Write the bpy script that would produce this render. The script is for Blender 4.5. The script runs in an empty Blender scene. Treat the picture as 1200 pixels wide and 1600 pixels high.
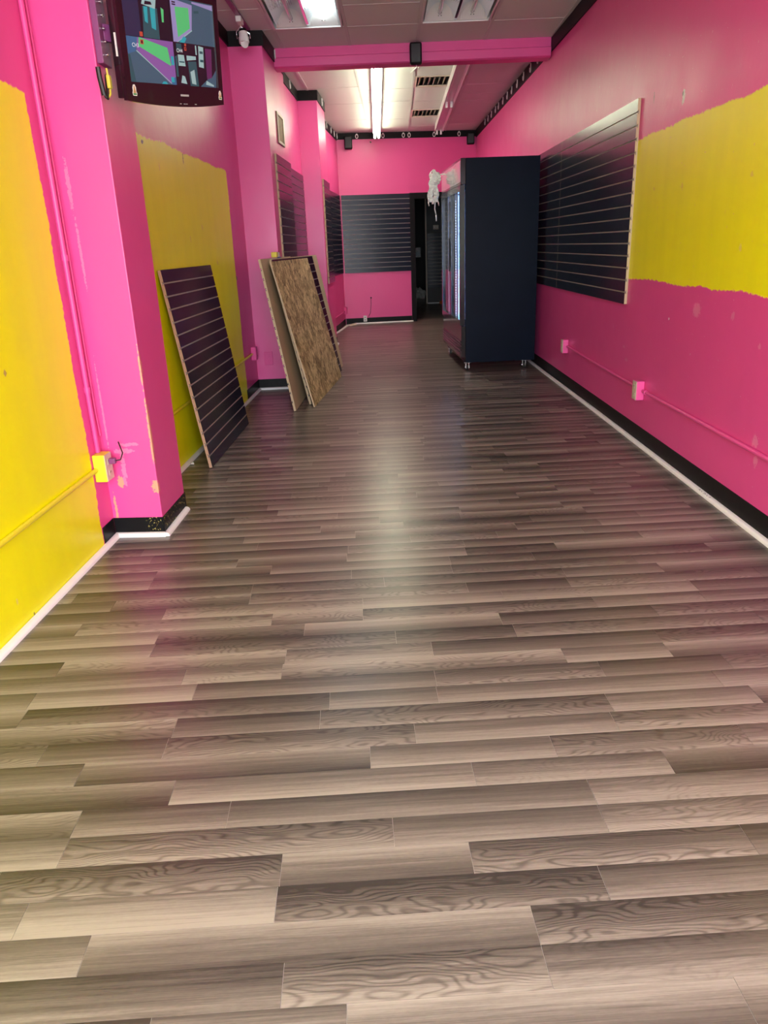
import bpy, bmesh, math, random
from mathutils import Vector, Matrix, Quaternion
random.seed(7)
C = bpy.context.scene.collection
S = bpy.context.scene
R = math.radians

# ------------------------------------------------------------------ camera
CAM_H = 1.27
FPX = 1160.0
dn = Vector((125.0, 3234.0, FPX)).normalized()        # world "down" in camera space (x right, y down, z forward)
yh = 800 - FPX * dn.z / dn.y
fw = Vector((0, yh - 800, FPX)).normalized()
rt = dn.cross(fw)
def cam2world(v):
    return Vector((rt.dot(v), fw.dot(v), -dn.dot(v)))
cam_d = bpy.data.cameras.new('camera')
cam = bpy.data.objects.new('camera', cam_d); C.objects.link(cam)
cx = cam2world(Vector((1, 0, 0))); cy = cam2world(Vector((0, -1, 0))); cz = cam2world(Vector((0, 0, -1)))
m = Matrix.Identity(4)
for i in range(3):
    m[i][0] = cx[i]; m[i][1] = cy[i]; m[i][2] = cz[i]
m[2][3] = CAM_H
cam.matrix_world = m
cam_d.sensor_fit = 'VERTICAL'; cam_d.sensor_height = 24.0; cam_d.lens = FPX / 1600 * 24.0
cam_d.clip_start = 0.02; cam_d.clip_end = 200
S.camera = cam
CP = Vector((0, 0, CAM_H))
def ray(px):
    return cam2world(Vector((px[0] - 600, px[1] - 800, FPX)))
def atz(px, z=0.0):                                     # where a pixel's ray meets a height
    r = ray(px); return CP + r * ((z - CAM_H) / r.z)
def onwall(px, a, b):                                   # where it meets the vertical plane over a-b
    d = Vector((b[0] - a[0], b[1] - a[1], 0)); n = Vector((d.y, -d.x, 0)); r = ray(px)
    return CP + r * (n.dot(Vector((a[0], a[1], CAM_H)) - CP) / n.dot(r))

# ------------------------------------------------------------------ world, exposure
w = bpy.data.worlds.new('World'); S.world = w; w.use_nodes = True
wn = w.node_tree; bg = wn.nodes['Background']
bg.inputs[0].default_value = (0.90, 0.95, 1.0, 1); bg.inputs[1].default_value = 15.5
vs = S.view_settings
vs.view_transform = 'Standard'; vs.look = 'None'; vs.gamma = 1.0; vs.use_curve_mapping = False; vs.exposure = 0.0
# the storefront opening lets the daylight in (a portal only guides the sampling of the sky, it emits nothing)
pl = bpy.data.lights.new('storefront_window_offscreen', 'AREA'); pl.shape = 'RECTANGLE'; pl.size = 2.74; pl.size_y = 2.55
pl.cycles.is_portal = True
po = bpy.data.objects.new('storefront_window_offscreen', pl); C.objects.link(po)
po.location = (0.1, -1.31, 1.45); po.rotation_euler = (R(90), 0, 0)
TUBE_STRIP = 26.0     # fluorescent strip at the back
TUBE_TROFFER = 13.0

# ------------------------------------------------------------------ materials
MATS = {}
class N:
    """small node helper"""
    def __init__(s, name):
        s.m = bpy.data.materials.new(name); s.m.use_nodes = True
        s.t = s.m.node_tree; s.b = s.t.nodes['Principled BSDF']
    def new(s, typ, **k):
        n = s.t.nodes.new(typ)
        for a, v in k.items(): setattr(n, a, v)
        return n
    def put(s, sock, v):
        if isinstance(v, bpy.types.NodeSocket): s.t.links.new(v, sock)
        else: sock.default_value = v
    def math(s, op, a, b=0.0, c=None, clamp=False):
        n = s.new('ShaderNodeMath', operation=op, use_clamp=clamp); s.put(n.inputs[0], a); s.put(n.inputs[1], b)
        if c is not None: s.put(n.inputs[2], c)
        return n.outputs[0]
    def noise(s, vec, scale, detail=3.0, rough=0.5, out=0):
        n = s.new('ShaderNodeTexNoise'); n.inputs['Scale'].default_value = scale
        n.inputs['Detail'].default_value = detail; n.inputs['Roughness'].default_value = rough
        if vec is not None: s.put(n.inputs['Vector'], vec)
        return n.outputs[out]
    def step(s, v, a, b):
        n = s.new('ShaderNodeMapRange', interpolation_type='SMOOTHSTEP')
        s.put(n.inputs['Value'], v); s.put(n.inputs[1], a); s.put(n.inputs[2], b)
        return n.outputs[0]
    def mix(s, f, a, b):
        n = s.new('ShaderNodeMix', data_type='RGBA')
        s.put(n.inputs[0], f); s.put(n.inputs[6], a); s.put(n.inputs[7], b)
        return n.outputs[2]
    def pos(s):
        g = s.new('ShaderNodeNewGeometry'); x = s.new('ShaderNodeSeparateXYZ'); s.put(x.inputs[0], g.outputs['Position'])
        return g.outputs['Position'], x.outputs[0], x.outputs[1], x.outputs[2]
    def obj(s):
        return s.new('ShaderNodeTexCoord').outputs['Object']
    def scale(s, v, k):
        n = s.new('ShaderNodeMapping'); s.put(n.inputs['Vector'], v); n.inputs['Scale'].default_value = k
        return n.outputs[0]
    def bump(s, h, strength=0.2, dist=0.01):
        n = s.new('ShaderNodeBump'); n.inputs['Strength'].default_value = strength; n.inputs['Distance'].default_value = dist
        s.put(n.inputs['Height'], h); s.put(s.b.inputs['Normal'], n.outputs[0])
def c4(c): return (c[0], c[1], c[2], 1.0)
def plain(name, col, rough=0.5, metal=0.0, var=0.08, nscale=30.0, spec=0.5, coat=0.0, bump=0.0):
    """a painted / plastic / metal surface with a faint mottling"""
    k = N(name); n = k.noise(k.obj(), nscale, 4.0)
    a = [max(0, x * (1 - var)) for x in col]; b = [min(1, x * (1 + var)) for x in col]
    k.put(k.b.inputs['Base Color'], k.mix(n, c4(a), c4(b)))
    k.b.inputs['Roughness'].default_value = rough; k.b.inputs['Metallic'].default_value = metal
    k.b.inputs['Specular IOR Level'].default_value = spec; k.b.inputs['Coat Weight'].default_value = coat
    if bump: k.bump(n, bump, 0.003)
    MATS[name] = k.m; return k.m
def glow(name, col, strength, rough=0.4):
    k = N(name); k.b.inputs['Base Color'].default_value = c4([min(1, x) for x in col])
    k.b.inputs['Emission Color'].default_value = c4(col); k.b.inputs['Emission Strength'].default_value = strength
    k.b.inputs['Roughness'].default_value = rough
    MATS[name] = k.m; return k.m

PINK = (0.80, 0.082, 0.33)
YELLOW = (0.94, 0.92, 0.002)
PLASTER = (0.85, 0.55, 0.62)
def paint(name, base=PINK, patches=(), chips=(), axis='y', rough=0.36, specks=0.0, front=None):
    """wall paint. patches: (a0,a1,z0,z1,colour) hand-rolled fields with wavering edges; chips: (a,z,ra,rz,colour)"""
    k = N(name); P, x, y, z = k.pos(); a = y if axis == 'y' else x
    n1 = k.math('SUBTRACT', k.noise(P, 2.6, 2.0), 0.5); n2 = k.math('SUBTRACT', k.noise(P, 38.0, 3.0), 0.5)
    wob = k.math('ADD', k.math('MULTIPLY', n1, 0.055), k.math('MULTIPLY', n2, 0.028))
    za = k.math('ADD', z, wob); aa = k.math('ADD', a, wob)
    big = k.noise(P, 1.3, 3.0)
    col = k.mix(big, c4([v * 0.93 for v in base]), c4([min(1, v * 1.05) for v in base]))
    for (a0, a1, z0, z1, pc) in patches:
        mk = None
        for (v, lo, hi) in ((aa, a0, a1), (za, z0, z1)):
            for lim, sgn in ((lo, 1), (hi, -1)):
                if lim is None: continue
                st = k.step(v, lim - 0.004, lim + 0.004)
                if sgn < 0: st = k.math('SUBTRACT', 1.0, st)
                mk = st if mk is None else k.math('MULTIPLY', mk, st)
        streak = k.noise(k.scale(P, (6, 6, 1.2)), 1.5, 3.0)
        pcol = k.mix(streak, c4([v * 0.94 for v in pc]), c4([min(1, v * 1.05) for v in pc]))
        col = k.mix(mk, col, pcol)
    n3 = k.math('SUBTRACT', k.noise(P, 60.0, 4.0, 0.7), 0.5)
    for (ca, czz, ra, rz, cc) in chips:
        da = k.math('DIVIDE', k.math('SUBTRACT', a, ca), ra); dz = k.math('DIVIDE', k.math('SUBTRACT', z, czz), rz)
        d = k.math('ADD', k.math('MULTIPLY', da, da), k.math('MULTIPLY', dz, dz))
        d = k.math('ADD', d, k.math('MULTIPLY', n3, 5.0))
        cm = k.math('SUBTRACT', 1.0, k.step(d, 0.75, 0.95))
        if front is not None: cm = k.math('MULTIPLY', cm, k.math('LESS_THAN', y, front))
        col = k.mix(cm, col, c4(cc))
    if specks:
        sp = k.step(k.noise(P, 55.0, 2.0), 0.735, 0.755)
        col = k.mix(k.math('MULTIPLY', sp, specks), col, c4(PLASTER))
    k.put(k.b.inputs['Base Color'], col)
    k.b.inputs['Roughness'].default_value = rough
    k.put(k.b.inputs['Roughness'], k.math('ADD', k.math('MULTIPLY', k.noise(P, 4.0, 3.0), 0.14), rough - 0.07))
    h = k.math('ADD', k.math('MULTIPLY', k.noise(P, 7.0, 2.0), 1.0), k.math('MULTIPLY', k.noise(P, 160.0, 2.0), 0.06))
    k.bump(h, 0.22, 0.012)
    MATS[name] = k.m; return k.m

plain('white_trim', (0.88, 0.89, 0.89), 0.42, var=0.04, nscale=12)
plain('black_base', (0.008, 0.008, 0.009), 0.38, var=0.5, nscale=25, bump=0.1, spec=0.12)
plain('black_band', (0.008, 0.007, 0.008), 0.5, var=0.4, spec=0.15)
plain('black_plastic', (0.010, 0.008, 0.010), 0.3, var=0.3)
plain('black_matte', (0.008, 0.008, 0.009), 0.6, var=0.3, spec=0.2)
plain('tv_shell', (0.016, 0.008, 0.012), 0.16, var=0.2, coat=0.3)
plain('tile_white', (0.73, 0.72, 0.70), 0.85, var=0.05, nscale=240, bump=0.25)
plain('grid_white', (0.66, 0.64, 0.63), 0.5, var=0.05)
plain('enamel', (0.80, 0.79, 0.78), 0.28, var=0.03)
plain('white_plastic', (0.82, 0.82, 0.80), 0.4, var=0.04)
plain('chrome', (0.75, 0.76, 0.78), 0.16, metal=1.0, var=0.05)
plain('reflector', (0.80, 0.88, 0.95), 0.10, metal=1.0, var=0.03, nscale=8)
plain('glass_tube', (0.80, 0.82, 0.84), 0.12, var=0.02, coat=0.6)
plain('mdf', (0.52, 0.40, 0.25), 0.75, var=0.12, nscale=90)
plain('mdf_red', (0.50, 0.31, 0.20), 0.75, var=0.14, nscale=60)
plain('slat_dark', (0.007, 0.012, 0.028), 0.22, var=0.2, nscale=8, spec=0.3)
plain('groove_light', (0.46, 0.41, 0.37), 0.5, var=0.12, nscale=60)
plain('fridge_side', (0.0035, 0.007, 0.017), 0.36, var=0.25, nscale=5, spec=0.07)
plain('fridge_gloss', (0.008, 0.006, 0.007), 0.10, var=0.2, spec=0.3)
plain('fridge_inner', (0.78, 0.78, 0.78), 0.45, var=0.04)
plain('header_panel', (0.46, 0.46, 0.48), 0.14, var=0.06, coat=0.6)
plain('rubber', (0.02, 0.02, 0.02), 0.6, var=0.2)
plain('ribbon_white', (0.93, 0.92, 0.86), 0.4, var=0.06)
plain('pink_plastic', PINK, 0.4, var=0.05)
plain('yellow_plastic', (0.80, 0.72, 0.03), 0.4, var=0.05)
plain('cream_plastic', (0.66, 0.56, 0.44), 0.45, var=0.12, nscale=70)
plain('cable_black', (0.01, 0.01, 0.01), 0.45, var=0.2)
plain('cable_yellow', (0.70, 0.62, 0.06), 0.4, var=0.1)
plain('purple_plastic', (0.22, 0.05, 0.17), 0.4, var=0.1)
plain('orange_item', (0.60, 0.14, 0.03), 0.6, var=0.2)
plain('blue_tape', (0.05, 0.08, 0.26), 0.5, var=0.2)
plain('vent_metal', (0.70, 0.60, 0.50), 0.3, metal=0.0, var=0.25, nscale=30)
plain('vent_dark', (0.16, 0.13, 0.11), 0.7, var=0.3)
plain('panel_gold', (0.24, 0.15, 0.06), 0.65, var=0.5, nscale=40)
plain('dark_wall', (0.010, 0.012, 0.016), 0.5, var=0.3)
plain('sidewalk', (0.35, 0.35, 0.34), 0.8, var=0.1)
plain('beam_pink', PINK, 0.36, var=0.06, nscale=6, bump=0.1)
plain('sticker_white', (0.85, 0.85, 0.82), 0.5, var=0.03)
plain('sticker_tan', (0.45, 0.27, 0.09), 0.5, var=0.3, nscale=90)
plain('sticker_green', (0.05, 0.25, 0.07), 0.5, var=0.15)
plain('grey_print', (0.45, 0.45, 0.47), 0.5, var=0.05)
plain('glass_dark', (0.02, 0.03, 0.06), 0.06, var=0.05)
glow('tube_warm', (0.96, 1.0, 0.76), TUBE_STRIP)
glow('tube_cool', (0.86, 1.0, 0.97), TUBE_TROFFER)
glow('led_blue', (0.12, 0.34, 1.0), 26.0)
glow('led_white', (0.75, 0.86, 1.0), 3.0)

def osb_mat():
    k = N('osb'); o = k.obj()
    cell = k.new('ShaderNodeTexVoronoi', feature='F1'); cell.inputs['Scale'].default_value = 15.0
    cell.inputs['Randomness'].default_value = 1.0
    wv = k.new('ShaderNodeVectorMath', operation='ADD'); k.put(wv.inputs[0], o); k.put(wv.inputs[1], k.scale(k.noise(o, 30.0, 2.0, out=1), (.08, .08, .08)))
    k.put(cell.inputs['Vector'], wv.outputs[0])
    sp = k.new('ShaderNodeSeparateColor'); k.put(sp.inputs[0], cell.outputs['Color'])
    def strand(rx, s1):
        mp = k.new('ShaderNodeMapping', vector_type='TEXTURE'); k.put(mp.inputs['Vector'], o); mp.inputs['Rotation'].default_value = (rx, 0, 0); mp.inputs['Scale'].default_value = (1.0, 1.0, 0.15)
        return k.noise(mp.outputs[0], s1, 3.0, 0.6)
    a = strand(1.35, 13.0); b = strand(0.55, 12.0); c = strand(2.3, 12.0)
    f1 = k.math('GREATER_THAN', sp.outputs[0], 0.36); f2 = k.math('GREATER_THAN', sp.outputs[0], 0.68)
    v = k.math('ADD', k.math('MULTIPLY', a, k.math('SUBTRACT', 1.0, f1)), k.math('MULTIPLY', f1, k.math('ADD', k.math('MULTIPLY', b, k.math('SUBTRACT', 1.0, f2)), k.math('MULTIPLY', c, f2))))
    v = k.math('ADD', v, k.math('MULTIPLY', k.math('SUBTRACT', sp.outputs[1], 0.5), 0.20))
    v = k.math('ADD', v, k.math('MULTIPLY', k.math('SUBTRACT', k.noise(o, 3.5, 3.0), 0.5), 0.25))
    r = k.new('ShaderNodeValToRGB'); k.put(r.inputs[0], v)
    e = r.color_ramp.elements; e[0].position = 0.34; e[0].color = (0.15, 0.088, 0.026, 1); e[1].position = 0.64; e[1].color = (0.86, 0.70, 0.36, 1)
    e2 = e.new(0.48); e2.color = (0.44, 0.315, 0.125, 1)
    k.put(k.b.inputs['Base Color'], r.outputs[0]); k.b.inputs['Roughness'].default_value = 0.6
    k.bump(v, 0.3, 0.003); MATS['osb'] = k.m
osb_mat()

def plank_mat():
    k = N('laminate')
    uvn = k.new('ShaderNodeUVMap'); uvn.uv_map = 'plank'; sx = k.new('ShaderNodeSeparateXYZ'); k.put(sx.inputs[0], uvn.outputs[0])
    at = k.new('ShaderNodeAttribute', attribute_name='tone'); sc = k.new('ShaderNodeSeparateColor'); k.put(sc.inputs[0], at.outputs['Color'])
    tone, flip, seed = sc.outputs
    u, v = sx.outputs[0], sx.outputs[1]
    vf = k.math('ADD', k.math('MULTIPLY', v, k.math('SUBTRACT', 1.0, flip)), k.math('MULTIPLY', k.math('SUBTRACT', 1.0, v), flip))
    def vec(su, sv):
        c = k.new('ShaderNodeCombineXYZ'); k.put(c.inputs[0], k.math('MULTIPLY', u, su)); k.put(c.inputs[1], k.math('MULTIPLY', v, sv))
        k.put(c.inputs[2], k.math('MULTIPLY', seed, 40.0)); return c.outputs[0]
    warp = k.noise(vec(2.1, 0.75), 1.3, 2.0, 0.45)
    g1 = k.noise(vec(2.0, 8.0), 1.0, 5.0, 0.62)                     # long fibres
    vv = k.math('ADD', k.math('MULTIPLY', v, 0.9), k.math('MULTIPLY', warp, 3.4))
    rings = k.math('POWER', k.math('ADD', k.math('MULTIPLY', k.math('SINE', k.math('MULTIPLY', vv, 46.0)), 0.5), 0.5), 3.0)   # cathedral grain
    figured = k.math('MULTIPLY', k.step(seed, 0.40, 0.75), 0.26)
    g2 = k.noise(vec(9.0, 70.0), 1.0, 3.0, 0.65)                    # pores
    g3 = k.noise(vec(70.0, 22.0), 1.0, 2.0, 0.6)                    # faint saw marks across the grain
    lines = k.step(k.noise(vec(3.2, 34.0), 1.0, 2.0, 0.5), 0.60, 0.70)   # dark long cracks
    val = k.math('MULTIPLY', k.math('SUBTRACT', 0.5, vf), 0.62)     # printed light-to-dark across every strip
    val = k.math('ADD', val, k.math('MULTIPLY', k.math('SUBTRACT', g1, 0.5), 0.75))
    val = k.math('SUBTRACT', val, k.math('MULTIPLY', rings, figured))
    val = k.math('ADD', val, k.math('MULTIPLY', k.math('SUBTRACT', g2, 0.5), 0.55))
    val = k.math('ADD', val, k.math('MULTIPLY', k.math('SUBTRACT', g3, 0.5), 0.16))
    val = k.math('SUBTRACT', val, k.math('MULTIPLY', lines, 0.14))
    val = k.math('ADD', val, k.math('MULTIPLY', k.math('SUBTRACT', tone, 0.5), 0.46))
    val = k.math('ADD', val, 0.53, clamp=True)
    r = k.new('ShaderNodeValToRGB'); k.put(r.inputs[0], val)
    e = r.color_ramp.elements; e[0].position = 0.02; e[0].color = (0.042, 0.037, 0.034, 1); e[1].position = 0.98; e[1].color = (0.335, 0.305, 0.268, 1)
    em = e.new(0.5); em.color = (0.146, 0.127, 0.112, 1)
    k.put(k.b.inputs['Base Color'], r.outputs[0])
    k.put(k.b.inputs['Roughness'], k.math('ADD', k.math('MULTIPLY', g2, 0.10), 0.25))
    k.b.inputs['Specular IOR Level'].default_value = 0.5
    k.bump(g2, 0.10, 0.001); MATS['laminate'] = k.m
plank_mat()
plain('joint', (0.42, 0.38, 0.34), 0.6, var=0.1)

# ------------------------------------------------------------------ mesh helpers
WL = {}
class MB:
    def __init__(s): s.v = []; s.f = []; s.mi = []
    def quad(s, pts, mi=0):
        b = len(s.v); s.v += [Vector(p) for p in pts]; s.f.append(tuple(range(b, b + len(pts)))); s.mi.append(mi); return s
    def hexa(s, p, mi=0):      # 8 points: bottom 4 ccw, top 4 ccw
        b = len(s.v); s.v += [Vector(q) for q in p]
        for f in ((3, 2, 1, 0), (4, 5, 6, 7), (0, 1, 5, 4), (1, 2, 6, 5), (2, 3, 7, 6), (3, 0, 4, 7)):
            s.f.append(tuple(b + i for i in f)); s.mi.append(mi)
        return s
    def box(s, x0, x1, y0, y1, z0, z1, mi=0):
        return s.hexa([(x0, y0, z0), (x1, y0, z0), (x1, y1, z0), (x0, y1, z0), (x0, y0, z1), (x1, y0, z1), (x1, y1, z1), (x0, y1, z1)], mi)
    def fbox(s, o, ax, ay, az, a0, a1, b0, b1, c0, c1, mi=0):   # box in a frame
        P = lambda a, b, c: o + ax * a + ay * b + az * c
        return s.hexa([P(a0, b0, c0), P(a1, b0, c0), P(a1, b1, c0), P(a0, b1, c0), P(a0, b0, c1), P(a1, b0, c1), P(a1, b1, c1), P(a0, b1, c1)], mi)
    def prism(s, poly, z0, z1, mi=0):  # ccw footprint
        n = len(poly); b = len(s.v)
        s.v += [Vector((p[0], p[1], z0)) for p in poly] + [Vector((p[0], p[1], z1)) for p in poly]
        s.f.append(tuple(b + i for i in reversed(range(n)))); s.f.append(tuple(b + n + i for i in range(n))); s.mi += [mi, mi]
        for i in range(n):
            j = (i + 1) % n; s.f.append((b + i, b + j, b + n + j, b + n + i)); s.mi.append(mi)
        return s
    def sweep(s, prof, o, ax, ay, d, mi=0):   # polygon profile in (ax, ay), swept along vector d
        n = len(prof); b = len(s.v)
        P = [o + ax * p[0] + ay * p[1] for p in prof]
        s.v += P + [p + d for p in P]
        s.f.append(tuple(b + i for i in range(n))); s.f.append(tuple(b + n + i for i in reversed(range(n)))); s.mi += [mi, mi]
        for i in range(n):
            j = (i + 1) % n; s.f.append((b + j, b + i, b + n + i, b + n + j)); s.mi.append(mi)
        return s
    def tube(s, pts, r, seg=10, mi=0, cap=True):
        pts = [Vector(p) for p in pts]; rings = []
        rr = r if isinstance(r, (list, tuple)) else [r] * len(pts)
        t0 = (pts[1] - pts[0]).normalized(); up = Vector((0, 0, 1)) if abs(t0.z) < 0.9 else Vector((1, 0, 0))
        nrm = t0.cross(up).normalized()
        for i, p in enumerate(pts):
            if i == 0: t = pts[1] - pts[0]
            elif i == len(pts) - 1: t = pts[-1] - pts[-2]
            else: t = (pts[i + 1] - p).normalized() + (p - pts[i - 1]).normalized()
            t = t.normalized(); nrm = (nrm - t * nrm.dot(t)).normalized(); bi = t.cross(nrm)
            b = len(s.v); rings.append(b)
            for k in range(seg):
                a = 2 * math.pi * k / seg; s.v.append(p + (nrm * math.cos(a) + bi * math.sin(a)) * rr[i])
        for i in range(len(rings) - 1):
            for k in range(seg):
                j = (k + 1) % seg; s.f.append((rings[i] + k, rings[i] + j, rings[i + 1] + j, rings[i + 1] + k)); s.mi.append(mi)
        if cap:
            s.f.append(tuple(rings[0] + k for k in reversed(range(seg)))); s.f.append(tuple(rings[-1] + k for k in range(seg))); s.mi += [mi, mi]
        return s
    def build(s, name, mats, parent=None, smooth=False, bevel=0.0, seg=2):
        me = bpy.data.meshes.new(name); off = WL.get(parent.name, Vector()) if parent else Vector()
        me.from_pydata([tuple(p - off) for p in s.v], [], s.f); me.update()
        bm = bmesh.new(); bm.from_mesh(me); bmesh.ops.recalc_face_normals(bm, faces=bm.faces); bm.to_mesh(me); bm.free()
        if isinstance(mats, str): mats = [mats]
        for q in mats: me.materials.append(MATS[q])
        me.polygons.foreach_set('material_index', s.mi)
        if smooth: me.polygons.foreach_set('use_smooth', [True] * len(me.polygons))
        o = bpy.data.objects.new(name, me); C.objects.link(o)
        if parent: o.parent = parent; WL[o.name] = off
        else: WL[o.name] = Vector()
        if bevel:
            bv = o.modifiers.new('bevel', 'BEVEL'); bv.width = bevel; bv.segments = seg; bv.limit_method = 'ANGLE'; bv.angle_limit = R(40)
        if smooth:
            try: me.set_sharp_from_angle(angle=R(42))
            except Exception: pass
        return o
def thing(name, loc, label, cat, group=None):
    o = bpy.data.objects.new(name, None); C.objects.link(o); o.location = loc; o.empty_display_size = 0.1
    WL[o.name] = Vector(loc); tag(o, label, cat, group); return o
def tag(o, label, cat, group=None):
    o['label'] = label; o['category'] = cat
    if group: o['group'] = group
    return o
def struct(o, label=None):
    o['kind'] = 'structure'
    if label: o['label'] = label
    return o
X, Y, Z = Vector((1, 0, 0)), Vector((0, 1, 0)), Vector((0, 0, 1))

# ------------------------------------------------------------------ plan of the room (metres)
CEIL = 3.0; TOP = 3.16; FRONT = -1.25
def xA(y): return -1.361 + 0.0208 * (y - 2.186)        # left wall, front bays
def xC(y): return -0.985 + 0.030 * (y - 8.75)          # left wall, third bay
def xD(y): return -0.712 + 0.066 * (y - 13.32)         # left wall, last bay
def xR(y): return 1.616 - 0.0039 * (y - 2.98)          # right wall
def yB(x): return 13.385 + 0.108 * (x + 0.0)           # back wall
P1 = [(xA(3.33) - .02, 3.335), (-1.100, 3.325), (-1.092, 3.70), (xA(3.7) - .02, 3.70)]
P2 = [(xA(7.2) - .02, 7.185), (-0.968, 7.20), (-0.938, 8.34), (xA(8.3) - .02, 8.34)]
P3 = [(xC(9.8) - .05, 9.755), (-0.728, 9.77), (-0.700, 10.58), (-1.0, 10.58)]

# ------------------------------------------------------------------ floor
TH = 0.047
eu = Vector((math.cos(TH), math.sin(TH), 0)); ev = Vector((-math.sin(TH), math.cos(TH), 0))
V0 = 0.955; PW = 0.0900
floor = MB().box(-1.75, 1.85, FRONT - 0.2, 23.2, -0.06, -0.0014).build('floor', 'joint'); struct(floor)
joints_px = [(97,1337),(439,1362),(431,1415),(130,1497),(441,1542),(235,1598),(542,1585),(737,1342),(945,1382),(837,1447),(855,1512),
 (87,1056),(286,1062),(440,1053),(302,1087),(45,1102),(515,1097),(30,1130),(500,1127),(270,1145),(256,1175),(62,1187),(121,1217),(267,1245),(356,1277),(117,1292),
 (681,1062),(684,1087),(649,1147),(865,1167),(955,1102),(962,1130),(1122,1061),(1182,1085),(1045,1192),(925,1237),(943,1280),(615,1303),
 (402,855),(237,875),(370,882),(240,904),(233,918),(542,871),(544,857),(423,893),(549,893),(393,923),(390,939),(600,906),(173,953),(567,943),(567,960),(253,967),(425,969),(476,983),(618,992),(244,1001),(235,1024),(446,1029),
 (702,872),(705,886),(832,867),(880,892),(888,909),(729,915),(785,929),(990,872),(1027,881),(1082,912),(1095,929),(930,941),(1022,952),(1180,890),(1182,960),(675,1012),(805,986),(1030,995),(1045,1016),(882,1025),(940,1045)]
rows = {}
for p in joints_px:
    q = atz(p); r = math.floor((q.dot(ev) - V0) / PW); rows.setdefault(r, []).append(q.dot(eu))
rng = random.Random(3)
planks = []
for r in range(-27, 248):
    vm = V0 + (r + .5) * PW
    if vm > 13.5: u0, u1 = 0.30 + TH * vm, 1.75 + TH * vm
    else: u0, u1 = -1.45 + TH * vm, 1.68 + TH * vm
    js = sorted(rows.get(r, []))
    for _ in range(0):
        pass
    def fresh(): return rng.choice((0.40, 0.52, 0.62, 0.70, 0.70, 0.76))
    if not js: js = [u0 + rng.uniform(0.05, 0.7)]
    full = [js[0]]
    for b in js[1:]:
        a = full[-1]
        if b - a < 0.10: continue
        while b - a > 1.0:
            a += fresh()
            if b - a > 0.2: full.append(a)
        full.append(b)
    while full[0] - fresh() > u0 + 0.05: full.insert(0, full[0] - fresh())
    full = [q for q in full if u0 + .04 < q < u1 - .04]; full.sort()
    a = full[-1] if full else u0
    while True:
        a += fresh()
        if a > u1 - 0.05: break
        full.append(a)
    ends = [u0] + full + [u1]
    for i in range(len(ends) - 1):
        planks.append((r, ends[i], ends[i + 1]))
GAP = 0.0006
def plank_points(r, a, b):
    v0 = V0 + r * PW
    P = lambda u, v, z: eu * u + ev * v + Z * z
    return [P(a + GAP, v0 + GAP / 2, 0), P(b - GAP, v0 + GAP / 2, 0), P(b - GAP, v0 + PW - GAP / 2, 0), P(a + GAP, v0 + PW - GAP / 2, 0)]
rt_ = random.Random(11)
def plank_attr(me, infos):
    """infos: per polygon (uv list, tone, flip, seed)"""
    me.uv_layers.new(name='plank'); me.color_attributes.new('tone', 'FLOAT_COLOR', 'CORNER')
    uvl = me.uv_layers['plank']; ca = me.color_attributes['tone']
    for pol in me.polygons:
        uvs, t = infos[pol.index]
        for k, li in enumerate(pol.loop_indices):
            uvl.data[li].uv = uvs[k]; ca.data[li].color = t
def make_planks(lst, name, single):
    verts, faces, infos = [], [], []
    org = Vector()
    if single: org = eu * lst[0][1] + ev * (V0 + lst[0][0] * PW)
    for (r, a, b) in lst:
        q = plank_points(r, a, b); base = len(verts)
        verts += [tuple(p - org) for p in q] + [tuple(p - org - Z * 0.0012) for p in q]
        off = rt_.uniform(0, 50); t = (rt_.choice((0.05, .25, .4, .5, .6, .75, 1.0)), 1.0 if rt_.random() < 0.16 else 0.0, rt_.random(), 1)
        U = [(a + off, 0), (b + off, 0), (b + off, 1), (a + off, 1)]
        for f, uv in (((0, 1, 2, 3), U), ((4, 5, 1, 0), [U[0], U[1], U[1], U[0]]), ((5, 6, 2, 1), [U[1], U[2], U[2], U[1]]), ((6, 7, 3, 2), [U[2], U[3], U[3], U[2]]), ((7, 4, 0, 3), [U[3], U[0], U[0], U[3]])):
            faces.append(tuple(base + i for i in f)); infos.append((uv, t))
    me = bpy.data.meshes.new(name); me.from_pydata(verts, [], faces); me.update()
    me.materials.append(MATS['laminate']); plank_attr(me, infos)
    o = bpy.data.objects.new(name, me); C.objects.link(o); o.parent = floor; o.location = org
    return o
near = [p for p in planks if 0 <= (p[0] + 2) and V0 + p[0] * PW > 0.72]
near.sort(key=lambda p: p[0])
# only planks that can be seen become single pieces
def seen(p):
    v = V0 + (p[0] + .5) * PW; y = v
    half = 0.60 * (y * 0.94 + 0.43) + 0.05
    mid0, mid1 = p[1] - TH * v, p[2] - TH * v
    return mid1 > max(-half, -1.34) and mid0 < min(half, 1.6)
vis = [p for p in near if seen(p)]
single = vis[:296]; sset = set(single)
for p in single: make_planks([p], 'plank', True)
rest = make_planks([p for p in planks if p not in sset], 'plank_field', False); rest['kind'] = 'stuff'

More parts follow.
